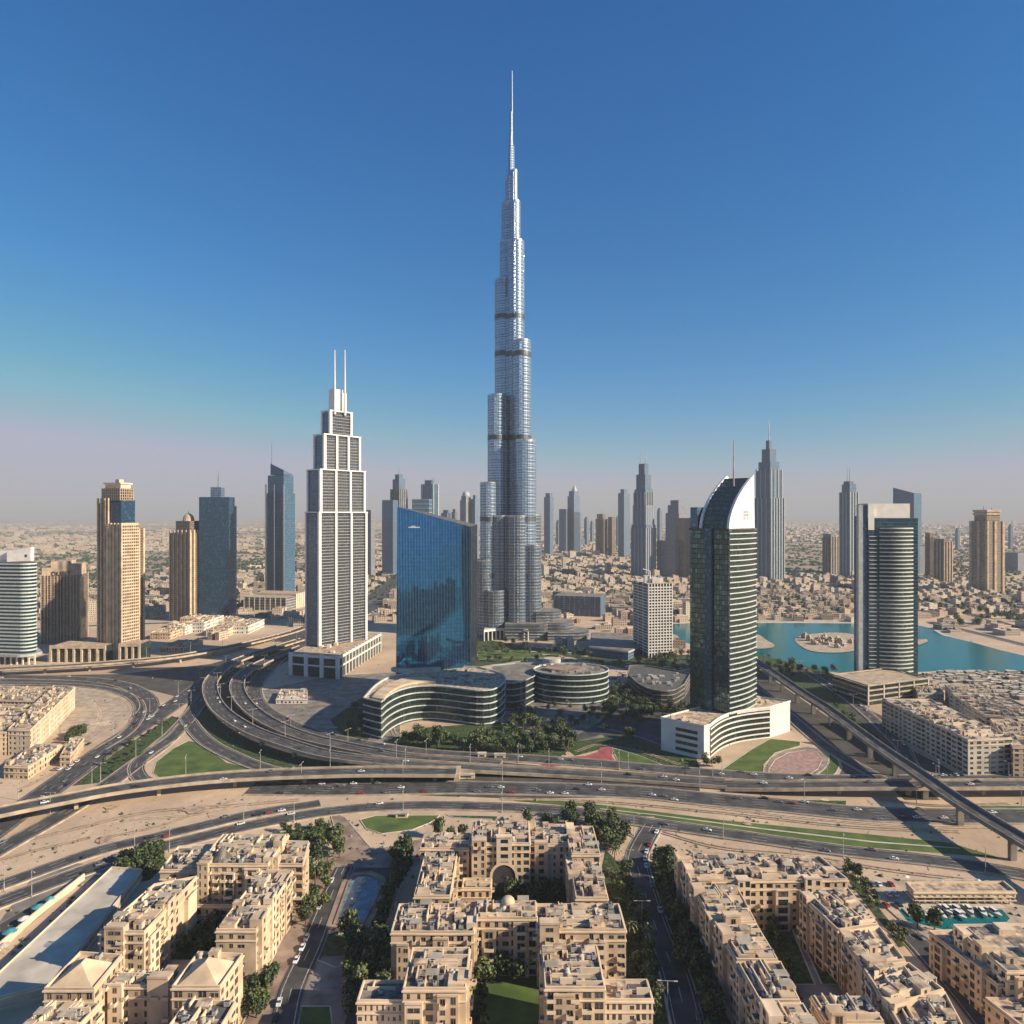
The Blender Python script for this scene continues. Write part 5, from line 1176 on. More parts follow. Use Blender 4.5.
block('bottom block under the right pyramid roof, cut by the picture edge', [(160, 1040), (215, 1040), (236, 1004), (188, 1002)], 20, group=B)
block('low grey roofed colonnade linking the long left blocks', aa(186, 236, 907, 893, 9), 9, roofm='roofgrey', clutter=0, floors=2, group=B)
t = [o for o in bpy.data.objects if o.get('label', '').startswith('rear left block')][0]; c = G(222, 868, 20); mb = MB(); mb.cyl(c.x, c.y, 4.2, 0, 24, 0, 12); mb.cyl(c.x, c.y, 4.6, 24, 30, 1, 12, r1=.2); mb.build('turret', ['beige', 'roofgrey'], t)
# right compound
block('long rear block of the right compound with a crowded roof', [(691, 883), (848, 881), (820, 858), (677, 853)], 21, group=B)
def seg(lab, a, b, c, d, z, **k): block(lab, [a, b, c, d], z, group=B, **k)
seg('upper segment of the west wing of the right compound', (715, 926), (756, 924), (737, 888), (692, 888), 21)
seg('middle segment of the west wing of the right compound with a curved bay', (737, 962), (778, 962), (757, 927), (716, 928), 22, wallm='beige2')
seg('lower segment of the west wing of the right compound', (760, 1003), (800, 1003), (781, 964), (738, 964), 21)
seg('lowest segment of the west wing of the right compound, cut by the bottom edge', (784, 1048), (828, 1048), (803, 1006), (762, 1006), 22)
seg('upper segment of the east wing of the right compound', (838, 932), (878, 926), (848, 890), (801, 896), 20)
seg('middle segment of the east wing of the right compound', (862, 968), (905, 962), (880, 929), (840, 935), 19, wallm='beige2')
seg('lower segment of the east wing of the right compound', (888, 1008), (944, 992), (909, 965), (864, 971), 20)
seg('lowest segment of the east wing of the right compound, cut by the bottom edge', (912, 1048), (972, 1044), (946, 996), (890, 1011), 19)
block('short cross block closing the right compound at the bottom edge', aa(826, 884, 1024, 999, 18), 18, group=B)
# right office with terraces
OB = 'sand coloured office blocks on the right'
block('sand coloured office with a broad flat roof at the lower right corner', [(1007, 973), (1120, 973), (1060, 925), (953, 926)], 20, wallm='cream', clutter=.2, group=OB, parapet=.8)
block('lower terrace wing with square windows left of the flat roofed office', [(998, 987), (1020, 987), (952, 932), (929, 933)], 14, wallm='beige', clutter=.1, group=OB, bay=4)
block('low block at the very bottom right corner', [(1030, 1035), (1100, 1035), (1060, 1000), (985, 1000)], 11, wallm='beige', clutter=.3, group=OB)
# left mid quarter
block('long beige terrace of the left quarter facing the bare sand', [(8, 730), (30, 731), (75, 688), (54, 686)], 19, group=OB, wallm='cream', frames=False)
block('far left terrace row of the left quarter', [(-60, 735), (6, 733), (40, 706), (-40, 704)], 17, group=OB, frames=False)
block('rear terrace row of the left quarter under the far flyover', [(-40, 700), (38, 702), (53, 688), (-20, 686)], 17, group=OB, frames=False)
block('low flat roofed market hall with a sunlit end wall at the left', [(4, 767), (28, 768), (62, 746), (34, 745)], 8, group=OB, frames=False, floors=2, roofm='roofgrey', clutter=.6)
block('small hall right of the low flat roofed market hall', [(60, 757), (70, 757), (84, 739), (70, 739)], 7, group=OB, frames=False, floors=2, clutter=.3)
# right mid complex
block('large grey office complex with a long shaded flank beside the diagonal viaduct', [(968, 741), (1012, 739), (930, 700), (882, 700)], 24, group=OB, wallm='paleconc', frames=False, bay=6, wf=.72)
block('rear wing of the grey office complex', [(985, 716), (1060, 722), (1000, 695), (950, 694)], 22, group=OB, wallm='paleconc', frames=False, bay=6, wf=.72)
block('right hand wing of the grey office complex at the picture edge', [(1013, 748), (1090, 750), (1050, 722), (990, 720)], 20, group=OB, wallm='beige2', frames=False, bay=5)
block('golden beige block with small turrets behind the grey office complex', [(958, 697), (998, 698), (990, 686), (945, 685)], 16, group=OB, wallm='cream', frames=False)
block('pale low block between the bowed tower and the golden block', [(918, 694), (944, 694), (938, 683), (912, 683)], 10, group=OB, wallm='paleconc', frames=False)
# harbour shed, deck and left walls
o = block('long pale flat canopy shed above the small turquoise basin', [(914, 893), (1016, 893), (1004, 883), (906, 884)], 6, zb=3.8, wallm='cream', clutter=0, floors=1, group=None, cat='shed', name='boat_shed', parts=False)
mb = MB(); a, b = G(914, 893, 6), G(1016, 893, 6)
for i in range(12):
    x = a.x + (b.x - a.x) * (i + .5) / 12; mb.box(x - .3, x + .3, a.y + 1, a.y + 1.6, 0, 3.8)
mb.build('column', 'cream', o)
o = block('broad flat concrete car park deck in the shade of the left blocks', [(-40, 1010), (52, 985), (142, 870), (112, 868)], 5, clutter=0, floors=1, wallm='paleconc', roofm='paleconc', cat='car park', name='car_park_deck', parts=False, parapet=.8)
mb = MB(); C = spline([G(84, 880), G(40, 915), G(0, 950), G(-40, 985)], 8); rail(mb, C, 0, .8, 0, 3.2); tag(mb.build('boundary_wall', 'cream'), 'pale boundary wall along the left side of the car park deck', 'wall')
# white site hut and small white houses
block('white site office on the sand inside the sweeping curve', [(276, 700), (307, 700), (307, 690), (281, 690)], 4, wallm='white', clutter=.5, floors=1, cat='site office', name='site_office', frames=False, roofm='paleconc')
for i, (a, yf, w_, z, m, lab) in enumerate(((173, 636, 12, 12, 'white', 'white cubic house left end of the row under the domed tower'), (188, 634, 16, 15, 'white', 'tallest white house in the row under the domed tower'), (206, 637, 22, 10, 'cream', 'long cream house in the row under the dark blue tower'), (232, 635, 16, 11, 'white', 'white house at the right end of the row near the dark blue tower'), (150, 640, 20, 9, 'beige', 'low beige house beside the podium of the tallest beige tower'), (160, 652, 26, 6, 'concrete', 'low grey shed between the far flyover and the row of white houses'), (212, 628, 24, 8, 'cream', 'long low cream house behind the row of white houses'), (180, 626, 16, 10, 'beige', 'beige house behind the tallest white house'))):
    block(lab, aa(a, a + w_, yf - z * .75, yf - z * .75 - 7, z), z, wallm=m, clutter=.5, floors=max(1, z // 4), cat='house', name='house', frames=False, group='pale houses below the domed tower')
# fountain pool of the court
o = thing('fountain_pool', 'long shallow blue fountain pool with a paved rim in the street court', 'pool', G(362, 905)); 
P_ = [G(x, y) for x, y in ((336, 925), (362, 925), (380, 890), (377, 881), (368, 877), (357, 878), (350, 884))]
mb = MB(); mb.prism([p for p in P_], .6, .9, 0); mb.build('water_surface', 'pool', o)
mb = MB(); Q_ = P_; rings(mb, Q_, .55, 1.5, 3, .8, 1.0); rings(mb, Q_, .5, 1.1, 3, .4, 4.0); mb.build('rim', 'pave', o)
for (x, y) in ((359, 893), (352, 905), (363, 884)):
    p = G(x, y); mb = MB(); mb.cyl(p.x, p.y, 1.2, .9, 1.3, 0, 10); mb.cyl(p.x, p.y, .25, 1.3, 3, 0, 8, r1=.5); mb.build('spout', 'paleconc', o)
mb = MB(); 
for x in (-1, 1): 
    p = G(353, 927); mb.box(p.x + x * 4 - 1, p.x + x * 4 + 1, p.y - 6, p.y - 4.6, 0, 2.2)
mb.build('plinth', 'paleconc', o)
# ================================================================== LOW HOUSES OF THE PLAIN
def proj(x, y, z=0): return CX + F * x / y, CY + F * (H - z) / y
def in_poly(x, y, P):
    r = False; j = len(P) - 1
    for i in range(len(P)):
        if (P[i][1] > y) != (P[j][1] > y) and x < (P[j][0] - P[i][0]) * (y - P[i][1]) / (P[j][1] - P[i][1]) + P[i][0]: r = not r
        j = i
    return r
ROADPTS = [(p, w_) for k, (C, w_, z, n) in ROADS.items() for p in C[::2]]
cell = {}
for p, w_ in ROADPTS: cell.setdefault((int(p.x // 40), int(p.y // 40)), []).append((p.x, p.y, w_))
def near_road(x, y, m=6):
    i, j = int(x // 40), int(y // 40)
    for a in (i - 1, i, i + 1):
        for b in (j - 1, j, j + 1):
            for (px, py, w_) in cell.get((a, b), ()):
                if (px - x) ** 2 + (py - y) ** 2 < (w_ / 2 + m) ** 2: return True
    return False
BASES = [(o.location.x, o.location.y) for o in COL.objects if o.parent is None and o.get('category') and o.get('category') not in ('viaduct',)]
BOX = []          # bounding boxes of everything already standing
for o in COL.objects:
    if o.parent is None and o.get('category') and o.get('category') != 'viaduct':
        xs, ys = [], []
        for c in ([o] if o.type == 'MESH' else o.children):
            if c.type == 'MESH' and c.name.split('.')[0] not in ('window', 'air_conditioner', 'water_tank'):
                for v in c.data.vertices: xs.append(v.co.x + o.location.x); ys.append(v.co.y + o.location.y)
        if xs: BOX.append((min(xs), max(xs), min(ys), max(ys)))
def free(x, y, m=4, roads=True, boxes=True):
    if in_poly(x, y, LAGP): return False
    if roads and near_road(x, y): return False
    if boxes:
        for b in BOX:
            if b[0] - m < x < b[1] + m and b[2] - m < y < b[3] + m: return False
    return True
fm('f_house', (.55, .44, .34), (.05, .05, .055), 3.3, .5, 3.4, .55)
fm('f_housew', (.60, .52, .42), (.05, .05, .055), 3.3, .5, 3.4, .55)
fm('f_housep', (.48, .37, .29), (.05, .05, .055), 3.3, .5, 3.8, .6)
fm('f_houseg', (.27, .26, .25), (.04, .05, .055), 3.5, .35, 3.0, .3)
def house_mesh(mb, x, y, sx, sy, h, a, m, kind):
    ca, sa = math.cos(a), math.sin(a)
    rf = rnd.choice((4, 4, 5, 6, 7))
    def bx(x0, x1, y0, y1, z0, z1, m0, m1):
        m1 = rf
        mb.prism([(x + px * ca - py * sa, y + px * sa + py * ca) for px, py in ((x0, y0), (x1, y0), (x1, y1), (x0, y1))], z0, z1, m0, m1)
    if kind == 0:
        bx(-sx, sx, -sy, 0, 0, h, m, 4); bx(-sx, 0, .01, sy, 0, h * .8, m, 4); bx(-sx * .5, sx * .1, -sy * .6, -sy * .2, h, h + 2.6, m, 4)
    elif kind == 1:
        bx(-sx, sx, -sy, sy, 0, h, m, 4); bx(-sx, -sx * .3, -sy, sy * .2, h, h + 3, m, 4); bx(sx * .2, sx * .6, -sy * .3, sy * .2, h, h + 1.6, m, 4)
    elif kind == 2:
        bx(-sx, -sx * .3, -sy, sy, 0, h, m, 4); bx(sx * .3, sx, -sy, sy, 0, h, m, 4); bx(-sx * .3, sx * .3, 0, sy, 0, h * .9, m, 4); bx(-sx * .8, -sx * .5, -sy * .5, 0, h, h + 2.5, m, 4)
    else:
        bx(-sx, sx, -sy * .5, sy, 0, h, m, 4); bx(-sx * .5, sx * .5, -sy, -sy * .5, 0, h * .6, m, 4); bx(-sx * .6, sx * .6, -sy * .1, sy * .7, h, h + 1.8, m, 4)
HM = ['f_house', 'f_housew', 'f_housep', 'f_houseg', 'roof', 'cream', 'roofgrey', 'beige2']
def district(pxr, pyr, n, smin, smax, hmin, hmax, weights=(5, 3, 3, 1), boxes=True):
    out = []; tries = 0
    while len(out) < n and tries < n * 30:
        tries += 1; d0, d1 = 126000 / (pyr[1] - 514), 126000 / (pyr[0] - 514)
        y = math.sqrt(rnd.uniform(d0 * d0, d1 * d1)) if d1 / d0 < 3 else math.exp(rnd.uniform(math.log(d0), math.log(d1)))
        x = (rnd.uniform(*pxr) - CX) * y / F
        s = rnd.uniform(smin, smax)
        if not free(x, y, s + 2, True, boxes): continue
        if any(abs(x - q[0]) < (s + q[2]) * .95 and abs(y - q[1]) < (s + q[2]) * .95 for q in out[-260:]): continue
        out.append((x, y, s, s * rnd.uniform(.6, 1.1), rnd.uniform(hmin, hmax), rnd.choice((0, 0, .3, -.25, math.pi / 2)), rnd.choices((0, 1, 2, 3), weights)[0], rnd.randrange(4)))
    return out
def add_houses(L, label, group):
    for (x, y, sx, sy, h, a, m, k) in L:
        mb = MB(); house_mesh(mb, x, y, sx, sy, h, a, m, k); o = mb.build('low_house', HM); tag(o, label, 'house', group); BOX.append((x - sx, x + sx, y - sx, y + sx))
V = district((757, 862), (592, 620.5), 105, 5.5, 9, 6, 10, (6, 1, 3, 0)); add_houses(V, 'beige village house with flat roof on the far bank of the lagoon', 'village houses on the far bank of the lagoon')
isl = []
for k in range(16):
    a, r = k * 2.4, 4 + k * 2.0; x, y = ISL.x + r * math.cos(a) * 1.0, ISL.y + 4 + r * math.sin(a) * 1.2
    isl.append((x, y, rnd.uniform(3, 5.5), rnd.uniform(3, 5), rnd.uniform(4, 7.5), rnd.uniform(0, 1), rnd.choice((0, 1, 2)), rnd.randrange(4)))
add_houses(isl, 'small pale house among shrubs on the round island in the lagoon', 'houses on the lagoon island')
V = district((880, 1060), (600, 640), 34, 8, 15, 6, 11, (6, 2, 3, 1)); add_houses(V, 'low beige house beyond the lagoon near the right edge', 'low houses beyond the lagoon at the right')
V = district((540, 690), (590, 650), 60, 8, 17, 7, 16, (5, 3, 2, 2)); add_houses(V, 'sandy low block in the quarter between the tallest tower and the ribbed tower', 'low blocks right of the tallest tower')
V = district((150, 400), (585, 640), 62, 8, 18, 6, 13, (5, 4, 3, 2)); add_houses(V, 'low house or store around the foot of the left towers', 'low houses around the left towers')
V = district((-20, 380), (566, 600), 20, 10, 18, 6, 13, (5, 3, 4, 2)); add_houses(V, 'flat roofed house on the hazy left plain behind the beige towers', 'flat roofed houses on the left plain')
# the far city that reads as one mass
mb = MB(); far = []
seen_ = set()
for k in range(19000):
    y = math.exp(rnd.uniform(math.log(1180), math.log(12500))); x = (rnd.uniform(-40, 1064) - CX) * y / F
    gu, gv = x * .94 + y * .34, -x * .34 + y * .94; K_ = 24 if y < 2600 else 34; ku, kv = round(gu / K_), round(gv / K_)
    if ku % 6 == 0 or kv % 5 == 0 or (ku, kv, K_) in seen_: continue
    seen_.add((ku, kv, K_)); gu, gv = ku * K_ + rnd.uniform(-3, 3), kv * K_ + rnd.uniform(-3, 3); x, y = gu * .94 - gv * .34, gu * .34 + gv * .94
    cl = math.sin(x * .0021 + 1.3) + math.sin(y * .0017) + math.sin((x + y) * .0009)
    if cl < -.7 + rnd.random(): continue
    if y < 2300 and not free(x, y, 13): continue
    s = rnd.uniform(.24, .42) * K_ * (1 + y / 12000); hh = rnd.uniform(4, 9) * (1 + y / 12000)
    if rnd.random() < .04: hh *= rnd.uniform(2, 4); s *= .8
    house_mesh(mb, x, y, s, s * rnd.uniform(.5, 1), hh, .35, rnd.choices((0, 1, 2, 3), (5, 4, 3, 2))[0], 1)
tag(mb.build('distant_city', HM), 'mass of tiny low buildings covering the plain up to the horizon', 'city', kind='stuff')
# town and added dark blocks behind the viewpoint, seen only in reflections
mb = MB()
for k in range(260):
    y = -math.exp(rnd.uniform(math.log(1400), math.log(6000))); x = rnd.uniform(-1.1, 1.1) * (abs(y) + 300); s = rnd.uniform(12, 26); hh = rnd.uniform(8, 22)
    house_mesh(mb, x, y, s, s * rnd.uniform(.5, 1), hh, rnd.choice((0, .4, -.3)), rnd.choices((0, 1, 2, 3), (5, 3, 4, 3))[0], rnd.randrange(4))
for k in range(150):
    x, y = rnd.uniform(-1500, 1300), rnd.uniform(-950, -230); s = rnd.uniform(16, 30); mb.box(x - s, x + s, y - 14, y + 14, 0, rnd.uniform(55, 104), 8, 6)  # tall dark blocks added to darken the lower part of the mirror reflection
tag(mb.build('town_and_dark_blocks', HM + ['f_bluedark']), 'unseen low town buildings and tall dark blocks added behind the viewpoint to darken reflections', 'town', kind='stuff')
# scrub patches over the plain
mb = MB()
for k in range(4200):
    y = math.exp(rnd.uniform(math.log(1300), math.log(9000))); x = (rnd.uniform(-40, 1064) - CX) * y / F
    if y < 2300 and not free(x, y, 10): continue
    for j in range(rnd.randint(3, 9)):
        a, b = x + rnd.gauss(0, 30), y + rnd.gauss(0, 30); r = rnd.uniform(3, 8) * (1 + y / 9000)
        mb.cyl(a, b, r, 0, rnd.uniform(3, 7), 0, 6, r1=r * .4)
tag(mb.build('distant_trees', 'leaf1'), 'dark scattered trees and scrub over the hazy plain', 'trees', kind='stuff')
# ground level walls and flat paved squares between the near things
mb = MB()
for k in range(260):
    px, py = rnd.uniform(520, 700), rnd.uniform(630, 700); p = G(px, py)
    if not free(p.x, p.y, 3): continue
    s = rnd.uniform(1.5, 5); mb.box(p.x - s, p.x + s, p.y - s * .5, p.y + s * .5, 0, rnd.uniform(.6, 4), 0, 1)
for k in range(260):
    px, py = rnd.uniform(925, 1040), rnd.uniform(672, 700); p = G(px, py)
    if not free(p.x, p.y, 2): continue
    s = rnd.uniform(1.5, 6); mb.box(p.x - s, p.x + s, p.y - s * .5, p.y + s * .5, 0, rnd.uniform(.6, 4), 0, 1)
tag(mb.build('site_debris', ['concrete_d', 'paleconc']), 'unsorted sheds, kiosks and piles around the lagoon shore', kind='stuff')

# ================================================================== TREES
def tree_proto(kind, seed):
    rr = random.Random(seed); tr = MB(); cr = MB()
    if kind == 'palm':
        tr.cyl(0, 0, .28, 0, 7, 0, 7, r1=.18)
        for i in range(17):
            a = 6.283 * i / 17 + rr.uniform(-.15, .15); L = rr.uniform(2.6, 3.6); up = rr.uniform(.2, 1.3); pr = Vector((0, 0, 7))
            for s in range(4):
                t = (s + 1) / 4; q = Vector((math.cos(a) * L * t, math.sin(a) * L * t, 7 + up * math.sin(t * 2.2) * 1.2 - t * t * 1.6))
                n = Vector((-math.sin(a), math.cos(a), 0)) * .45 * (1 - t * .6); cr.quad(pr - n, pr + n, q + n, q - n, rr.randrange(2)); pr = q
    else:
        Rr, hgt = 3.2, 7.0
        tr.cyl(0, 0, .32, 0, 2.6, 0, 7, r1=.22)
        for i in range(5):
            a = rr.uniform(0, 6.28); tr.bar((0, 0, 2.3), (math.cos(a) * 1.7, math.sin(a) * 1.7, rr.uniform(3.8, 5.4)), .11, 0, 5)
        lobes = [(rr.uniform(-1.6, 1.6), rr.uniform(-1.6, 1.6), rr.uniform(3.2, 6.0), rr.uniform(1.1, 2.0)) for _ in range(11)]
        for i in range(620):
            lx, ly, lz, lr = rr.choice(lobes); v = Vector((rr.gauss(0, 1), rr.gauss(0, 1), rr.gauss(0, 1))).normalized(); p = Vector((lx, ly, lz)) + v * lr * rr.uniform(.55, 1.08)
            if p.z < 1.7: p.z = 1.7 + rr.random() * .5
            n = (v + Vector((rr.gauss(0, .5), rr.gauss(0, .5), rr.gauss(0, .5)))).normalized(); t = n.orthogonal().normalized(); b = n.cross(t); s = rr.uniform(.22, .46)
            cr.quad(p - t * s - b * s * .6, p + t * s - b * s * .6, p + t * s * .7 + b * s, p - t * s * .7 + b * s, rr.randrange(2))
    return tr, cr
LEAFS = {'dark': ['leaf1', 'leaf2'], 'green': ['leaf2', 'leaf3'], 'olive': ['leaf3', 'leaf2'], 'palm': ['leaf3', 'leaf1']}
PROTO = {}
for kind in ('dark', 'green', 'olive', 'palm'):
    for v in range(3):
        tr, cr = tree_proto(kind, hash(kind) % 97 if False else len(kind) * 10 + v); PROTO[kind, v] = (tr.mesh('trunk', ['trunk']), cr.mesh('crown', LEAFS[kind]))
TREES = []
def tree(p, kind, s, label, group, z=0): TREES.append((p[0], p[1], z, kind, s, label, group))
def make_tree(x, y, z, kind, s, label, group):
    v = rnd.randrange(3); nm = 'palm_tree' if kind == 'palm' else 'broadleaf_tree'
    o = thing(nm, label, 'palm tree' if kind == 'palm' else 'tree', (x, y, z), group); o.rotation_euler = (0, 0, rnd.uniform(0, 6.28)); o.scale = (s, s, s * rnd.uniform(.9, 1.25))
    tm, cm = PROTO[kind, v]
    for n_, me in (('trunk', tm), ('crown', cm)):
        c = bpy.data.objects.new(n_, me); COL.objects.link(c); c.parent = o
def grove(poly, n, kinds, s0, s1, label, group, roads=True, bx=True):
    P = [G(*q) for q in poly]; xs = [p.x for p in P]; ys = [p.y for p in P]; c = 0; t = 0; got = []
    while c < n and t < n * 40:
        t += 1; x, y = rnd.uniform(min(xs), max(xs)), rnd.uniform(min(ys), max(ys))
        if not in_poly(x, y, P) or not free(x, y, .5, False, bx) or (roads and near_road(x, y, 2.5)): continue
        if any((x - a) ** 2 + (y - b) ** 2 < 9 for a, b in got): continue
        got.append((x, y)); tree((x, y), rnd.choice(kinds), rnd.uniform(s0, s1), label, group); c += 1
TG = 'trees of the '
grove([(472, 640), (486, 638), (540, 648), (600, 652), (600, 660), (540, 657), (476, 664)], 34, ('dark', 'green', 'palm'), .9, 1.5, 'tree in the gardens at the foot of the tallest tower', TG + 'foot of the tallest tower')
grove([(505, 700), (535, 704), (600, 712), (608, 738), (570, 742), (520, 728)], 34, ('dark', 'green', 'palm'), .8, 1.3, 'tree in the court before the round glass drum', TG + 'court before the round drum')
grove([(600, 690), (690, 690), (690, 752), (640, 742), (604, 735)], 44, ('dark', 'dark', 'green'), .9, 1.5, 'tree along the shaded lane left of the cream podium', TG + 'lane left of the cream podium')
grove([(630, 655), (690, 655), (690, 668), (640, 668)], 14, ('dark', 'palm'), .9, 1.4, 'tree between the ribbed tower and the terraced office', TG + 'foot of the ribbed tower')
grove([(455, 662), (540, 660), (620, 668), (620, 676), (540, 668)], 16, ('dark', 'green'), .9, 1.3, 'tree behind the curved offices', TG + 'back of the curved offices')
grove([(384, 744), (420, 729), (500, 723), (560, 727), (578, 746), (560, 757), (510, 759), (440, 753)], 74, ('dark', 'dark', 'green', 'palm'), 1.0, 1.7, 'tree in the dense garden strip between the highway and the wavy glass office', TG + 'garden strip before the wavy office')
grove([(340, 738), (360, 700), (378, 700), (372, 745)], 14, ('dark', 'green'), .9, 1.4, 'tree on the dark bank left of the wavy glass office', TG + 'bank left of the wavy office')
grove([(608, 688), (645, 690), (668, 712), (640, 724), (598, 712)], 26, ('dark', 'green', 'palm'), .9, 1.5, 'tree in the shaded garden right of the round glass drum', TG + 'garden right of the round office')
grove([(520, 652), (600, 654), (690, 658), (690, 676), (640, 668), (560, 660)], 26, ('green', 'palm', 'dark'), .9, 1.4, 'tree in the belt behind the curved offices', TG + 'belt behind the curved offices')
grove([(757, 655), (800, 664), (838, 674), (812, 682), (790, 680), (762, 668)], 26, ('dark', 'palm', 'olive'), .9, 1.5, 'tree on the near bank of the lagoon beside the diagonal viaduct', TG + 'near bank of the lagoon')
grove([(770, 741), (800, 738), (808, 744), (790, 748), (772, 748)], 8, ('green', 'olive'), .8, 1.1, 'small tree at the top edge of the oval plaza lawn', TG + 'oval plaza')
grove([(700, 755), (716, 758), (720, 770), (704, 770)], 6, ('dark', 'green'), .8, 1.2, 'small tree at the corner of the cream podium', TG + 'podium corner')
grove([(830, 704), (845, 716), (905, 772), (880, 762)], 10, ('green', 'olive'), .8, 1.2, 'small tree under the tall diagonal viaduct', TG + 'verge under the diagonal viaduct')
grove([(172, 718), (182, 720), (150, 745), (124, 768), (98, 782), (80, 784), (92, 768), (130, 743)], 16, ('green', 'dark'), .5, .9, 'small tree on the long green verge beside the avenue', TG + 'avenue verge')
grove([(576, 818), (625, 830), (628, 858), (604, 852), (560, 824)], 22, ('dark', 'dark', 'green'), 1.0, 1.45, 'dark tree in the clump behind the right corner of the central compound', TG + 'clump behind the central compound')
for x, y, s in ((528, 824, 1.1), (553, 830, 1.3), (545, 828, 1.2), (437, 838, 1.3), (462, 838, 1.1), (452, 839, 1.0)): tree(G(x, y), 'dark', s, 'dark round tree along the rear edge of the central compound', TG + 'rear edge of the central compound')
grove([(276, 834), (304, 828), (340, 828), (348, 850), (330, 870), (316, 862), (300, 846)], 20, ('green', 'dark', 'olive'), .7, 1.3, 'tree in the small garden at the head of the court street', TG + 'garden at the head of the court street')
grove([(308, 872), (334, 862), (334, 890), (318, 920), (300, 940), (306, 900)], 16, ('green', 'dark', 'palm'), .8, 1.2, 'tree between the second long left block and the court street', TG + 'front of the second left block')
grove([(345, 925), (392, 905), (392, 985), (366, 1020), (350, 1024), (346, 960)], 26, ('dark', 'green', 'olive'), .8, 1.4, 'tree in the shaded belt left of the central compound', TG + 'shaded belt left of the central compound')
grove([(388, 866), (410, 850), (414, 880), (395, 905), (384, 900)], 12, ('dark',), 1.0, 1.5, 'dark tree against the west wing of the central compound', TG + 'west wing')
grove([(114, 866), (160, 852), (166, 862), (148, 880), (130, 884)], 18, ('dark', 'dark', 'green'), .8, 1.3, 'dark tree on the verge behind the car park deck', TG + 'verge behind the car park deck')
grove([(440, 868), (476, 868), (476, 888), (440, 900)], 6, ('green', 'dark'), .8, 1.1, 'tree in the left half of the upper court', TG + 'upper court left half', bx=False)
grove([(490, 868), (520, 866), (524, 905), (490, 905)], 14, ('dark', 'green'), 1.0, 1.6, 'large tree before the arched gateway of the upper court', TG + 'arched gateway', bx=False)
grove([(530, 866), (590, 866), (590, 905), (530, 905)], 14, ('dark',), .7, 1.1, 'dark tree in the shaded right half of the upper court', TG + 'upper court right half')
grove([(478, 945), (548, 945), (546, 985), (478, 985)], 14, ('dark', 'green'), .9, 1.5, 'dark tree in the lower court between the two tall front blocks', TG + 'lower court')
grove([(470, 1000), (484, 1000), (484, 1040), (470, 1040)], 4, ('dark',), .7, 1, 'tree on the left of the bottom lawn', TG + 'bottom lawn')
grove([(606, 862), (630, 870), (650, 930), (668, 1030), (655, 1030), (628, 950), (612, 900)], 30, ('green', 'dark', 'palm'), .8, 1.3, 'tree lining the left side of the palm lined street', TG + 'left side of the palm lined street')
grove([(652, 868), (672, 866), (700, 960), (722, 1040), (700, 1040), (680, 960)], 34, ('dark', 'dark', 'green'), 1.0, 1.5, 'dark tree in the shaded belt along the right compound', TG + 'shaded belt along the right compound')
grove([(744, 905), (764, 905), (800, 1000), (790, 1020), (770, 960)], 10, ('dark',), .7, 1.0, 'tree in the left edge of the right compound court', TG + 'right compound court')
grove([(842, 872), (852, 870), (910, 945), (900, 948)], 14, ('green', 'olive'), .5, .9, 'small tree on the verge behind the right compound', TG + 'verge behind the right compound')
grove([(915, 925), (948, 925), (946, 931), (920, 933)], 2, ('dark',), 1.0, 1.3, 'dark tree beside the turquoise basin', TG + 'basin corner')
grove([(185, 912), (234, 908), (210, 955), (165, 955)], 10, ('dark', 'green'), .8, 1.1, 'tree in the court between the long left blocks', TG + 'left court')
grove([(0, 1000), (22, 985), (34, 1010), (10, 1024)], 5, ('dark',), 1, 1.5, 'dark tree at the lower left corner below the car park deck', TG + 'lower left corner')
grove([(240, 985), (268, 960), (280, 960), (262, 1024), (240, 1024)], 10, ('dark', 'green'), .8, 1.2, 'tree beside the right pyramid roofed block', TG + 'pyramid roofed block')
grove([(62, 712), (82, 708), (90, 740), (66, 745)], 9, ('dark', 'green'), .9, 1.4, 'tree on the bare sand beside the long beige terrace', TG + 'sand beside the long terrace')
grove([(0, 640), (40, 630), (60, 640), (30, 655)], 8, ('dark',), 1, 1.5, 'dark tree between the banded tower and the brown hotel block', TG + 'gap between the left towers')
grove([(808, 637), (850, 634), (858, 646), (812, 648)], 16, ('dark', 'palm'), .6, .9, 'shrubby tree on the round island in the lagoon', TG + 'lagoon island', bx=False)
grove([(760, 600), (860, 596), (860, 620), (760, 620)], 30, ('dark',), 1.1, 2.0, 'dark tree among the village houses on the far bank', TG + 'village on the far bank')
grove([(930, 614), (1050, 612), (1050, 632), (960, 628)], 30, ('dark', 'green'), 1.3, 2.2, 'dark tree in the park beyond the lagoon at the right', TG + 'park beyond the lagoon')

TREES.sort(key=lambda t: t[1] / t[4])                 # those that show largest first
nb_ = 0; mass = MB()
for t in TREES:
    nb_ += t[3] != 'palm'
    if t[3] == 'palm' or nb_ <= 285: make_tree(*t); continue
    x, y, z, kind, s = t[:5]; me = PROTO[kind, rnd.randrange(3)][1]; a = rnd.uniform(0, 6.28); ca, sa = math.cos(a) * s, math.sin(a) * s; V_ = me.vertices
    for k_ in range(0, len(me.polygons), 2):
        pts_ = [V_[i].co for i in me.polygons[k_].vertices]; mass.quad(*[(x + p.x * ca - p.y * sa, y + p.x * sa + p.y * ca, z + p.z * s) for p in pts_], k_ // 2 % 2)
if mass.f: tag(mass.build('tree_mass', ['leaf1', 'leaf2']), 'small distant trees of the lagoon banks and far gardens', kind='stuff')

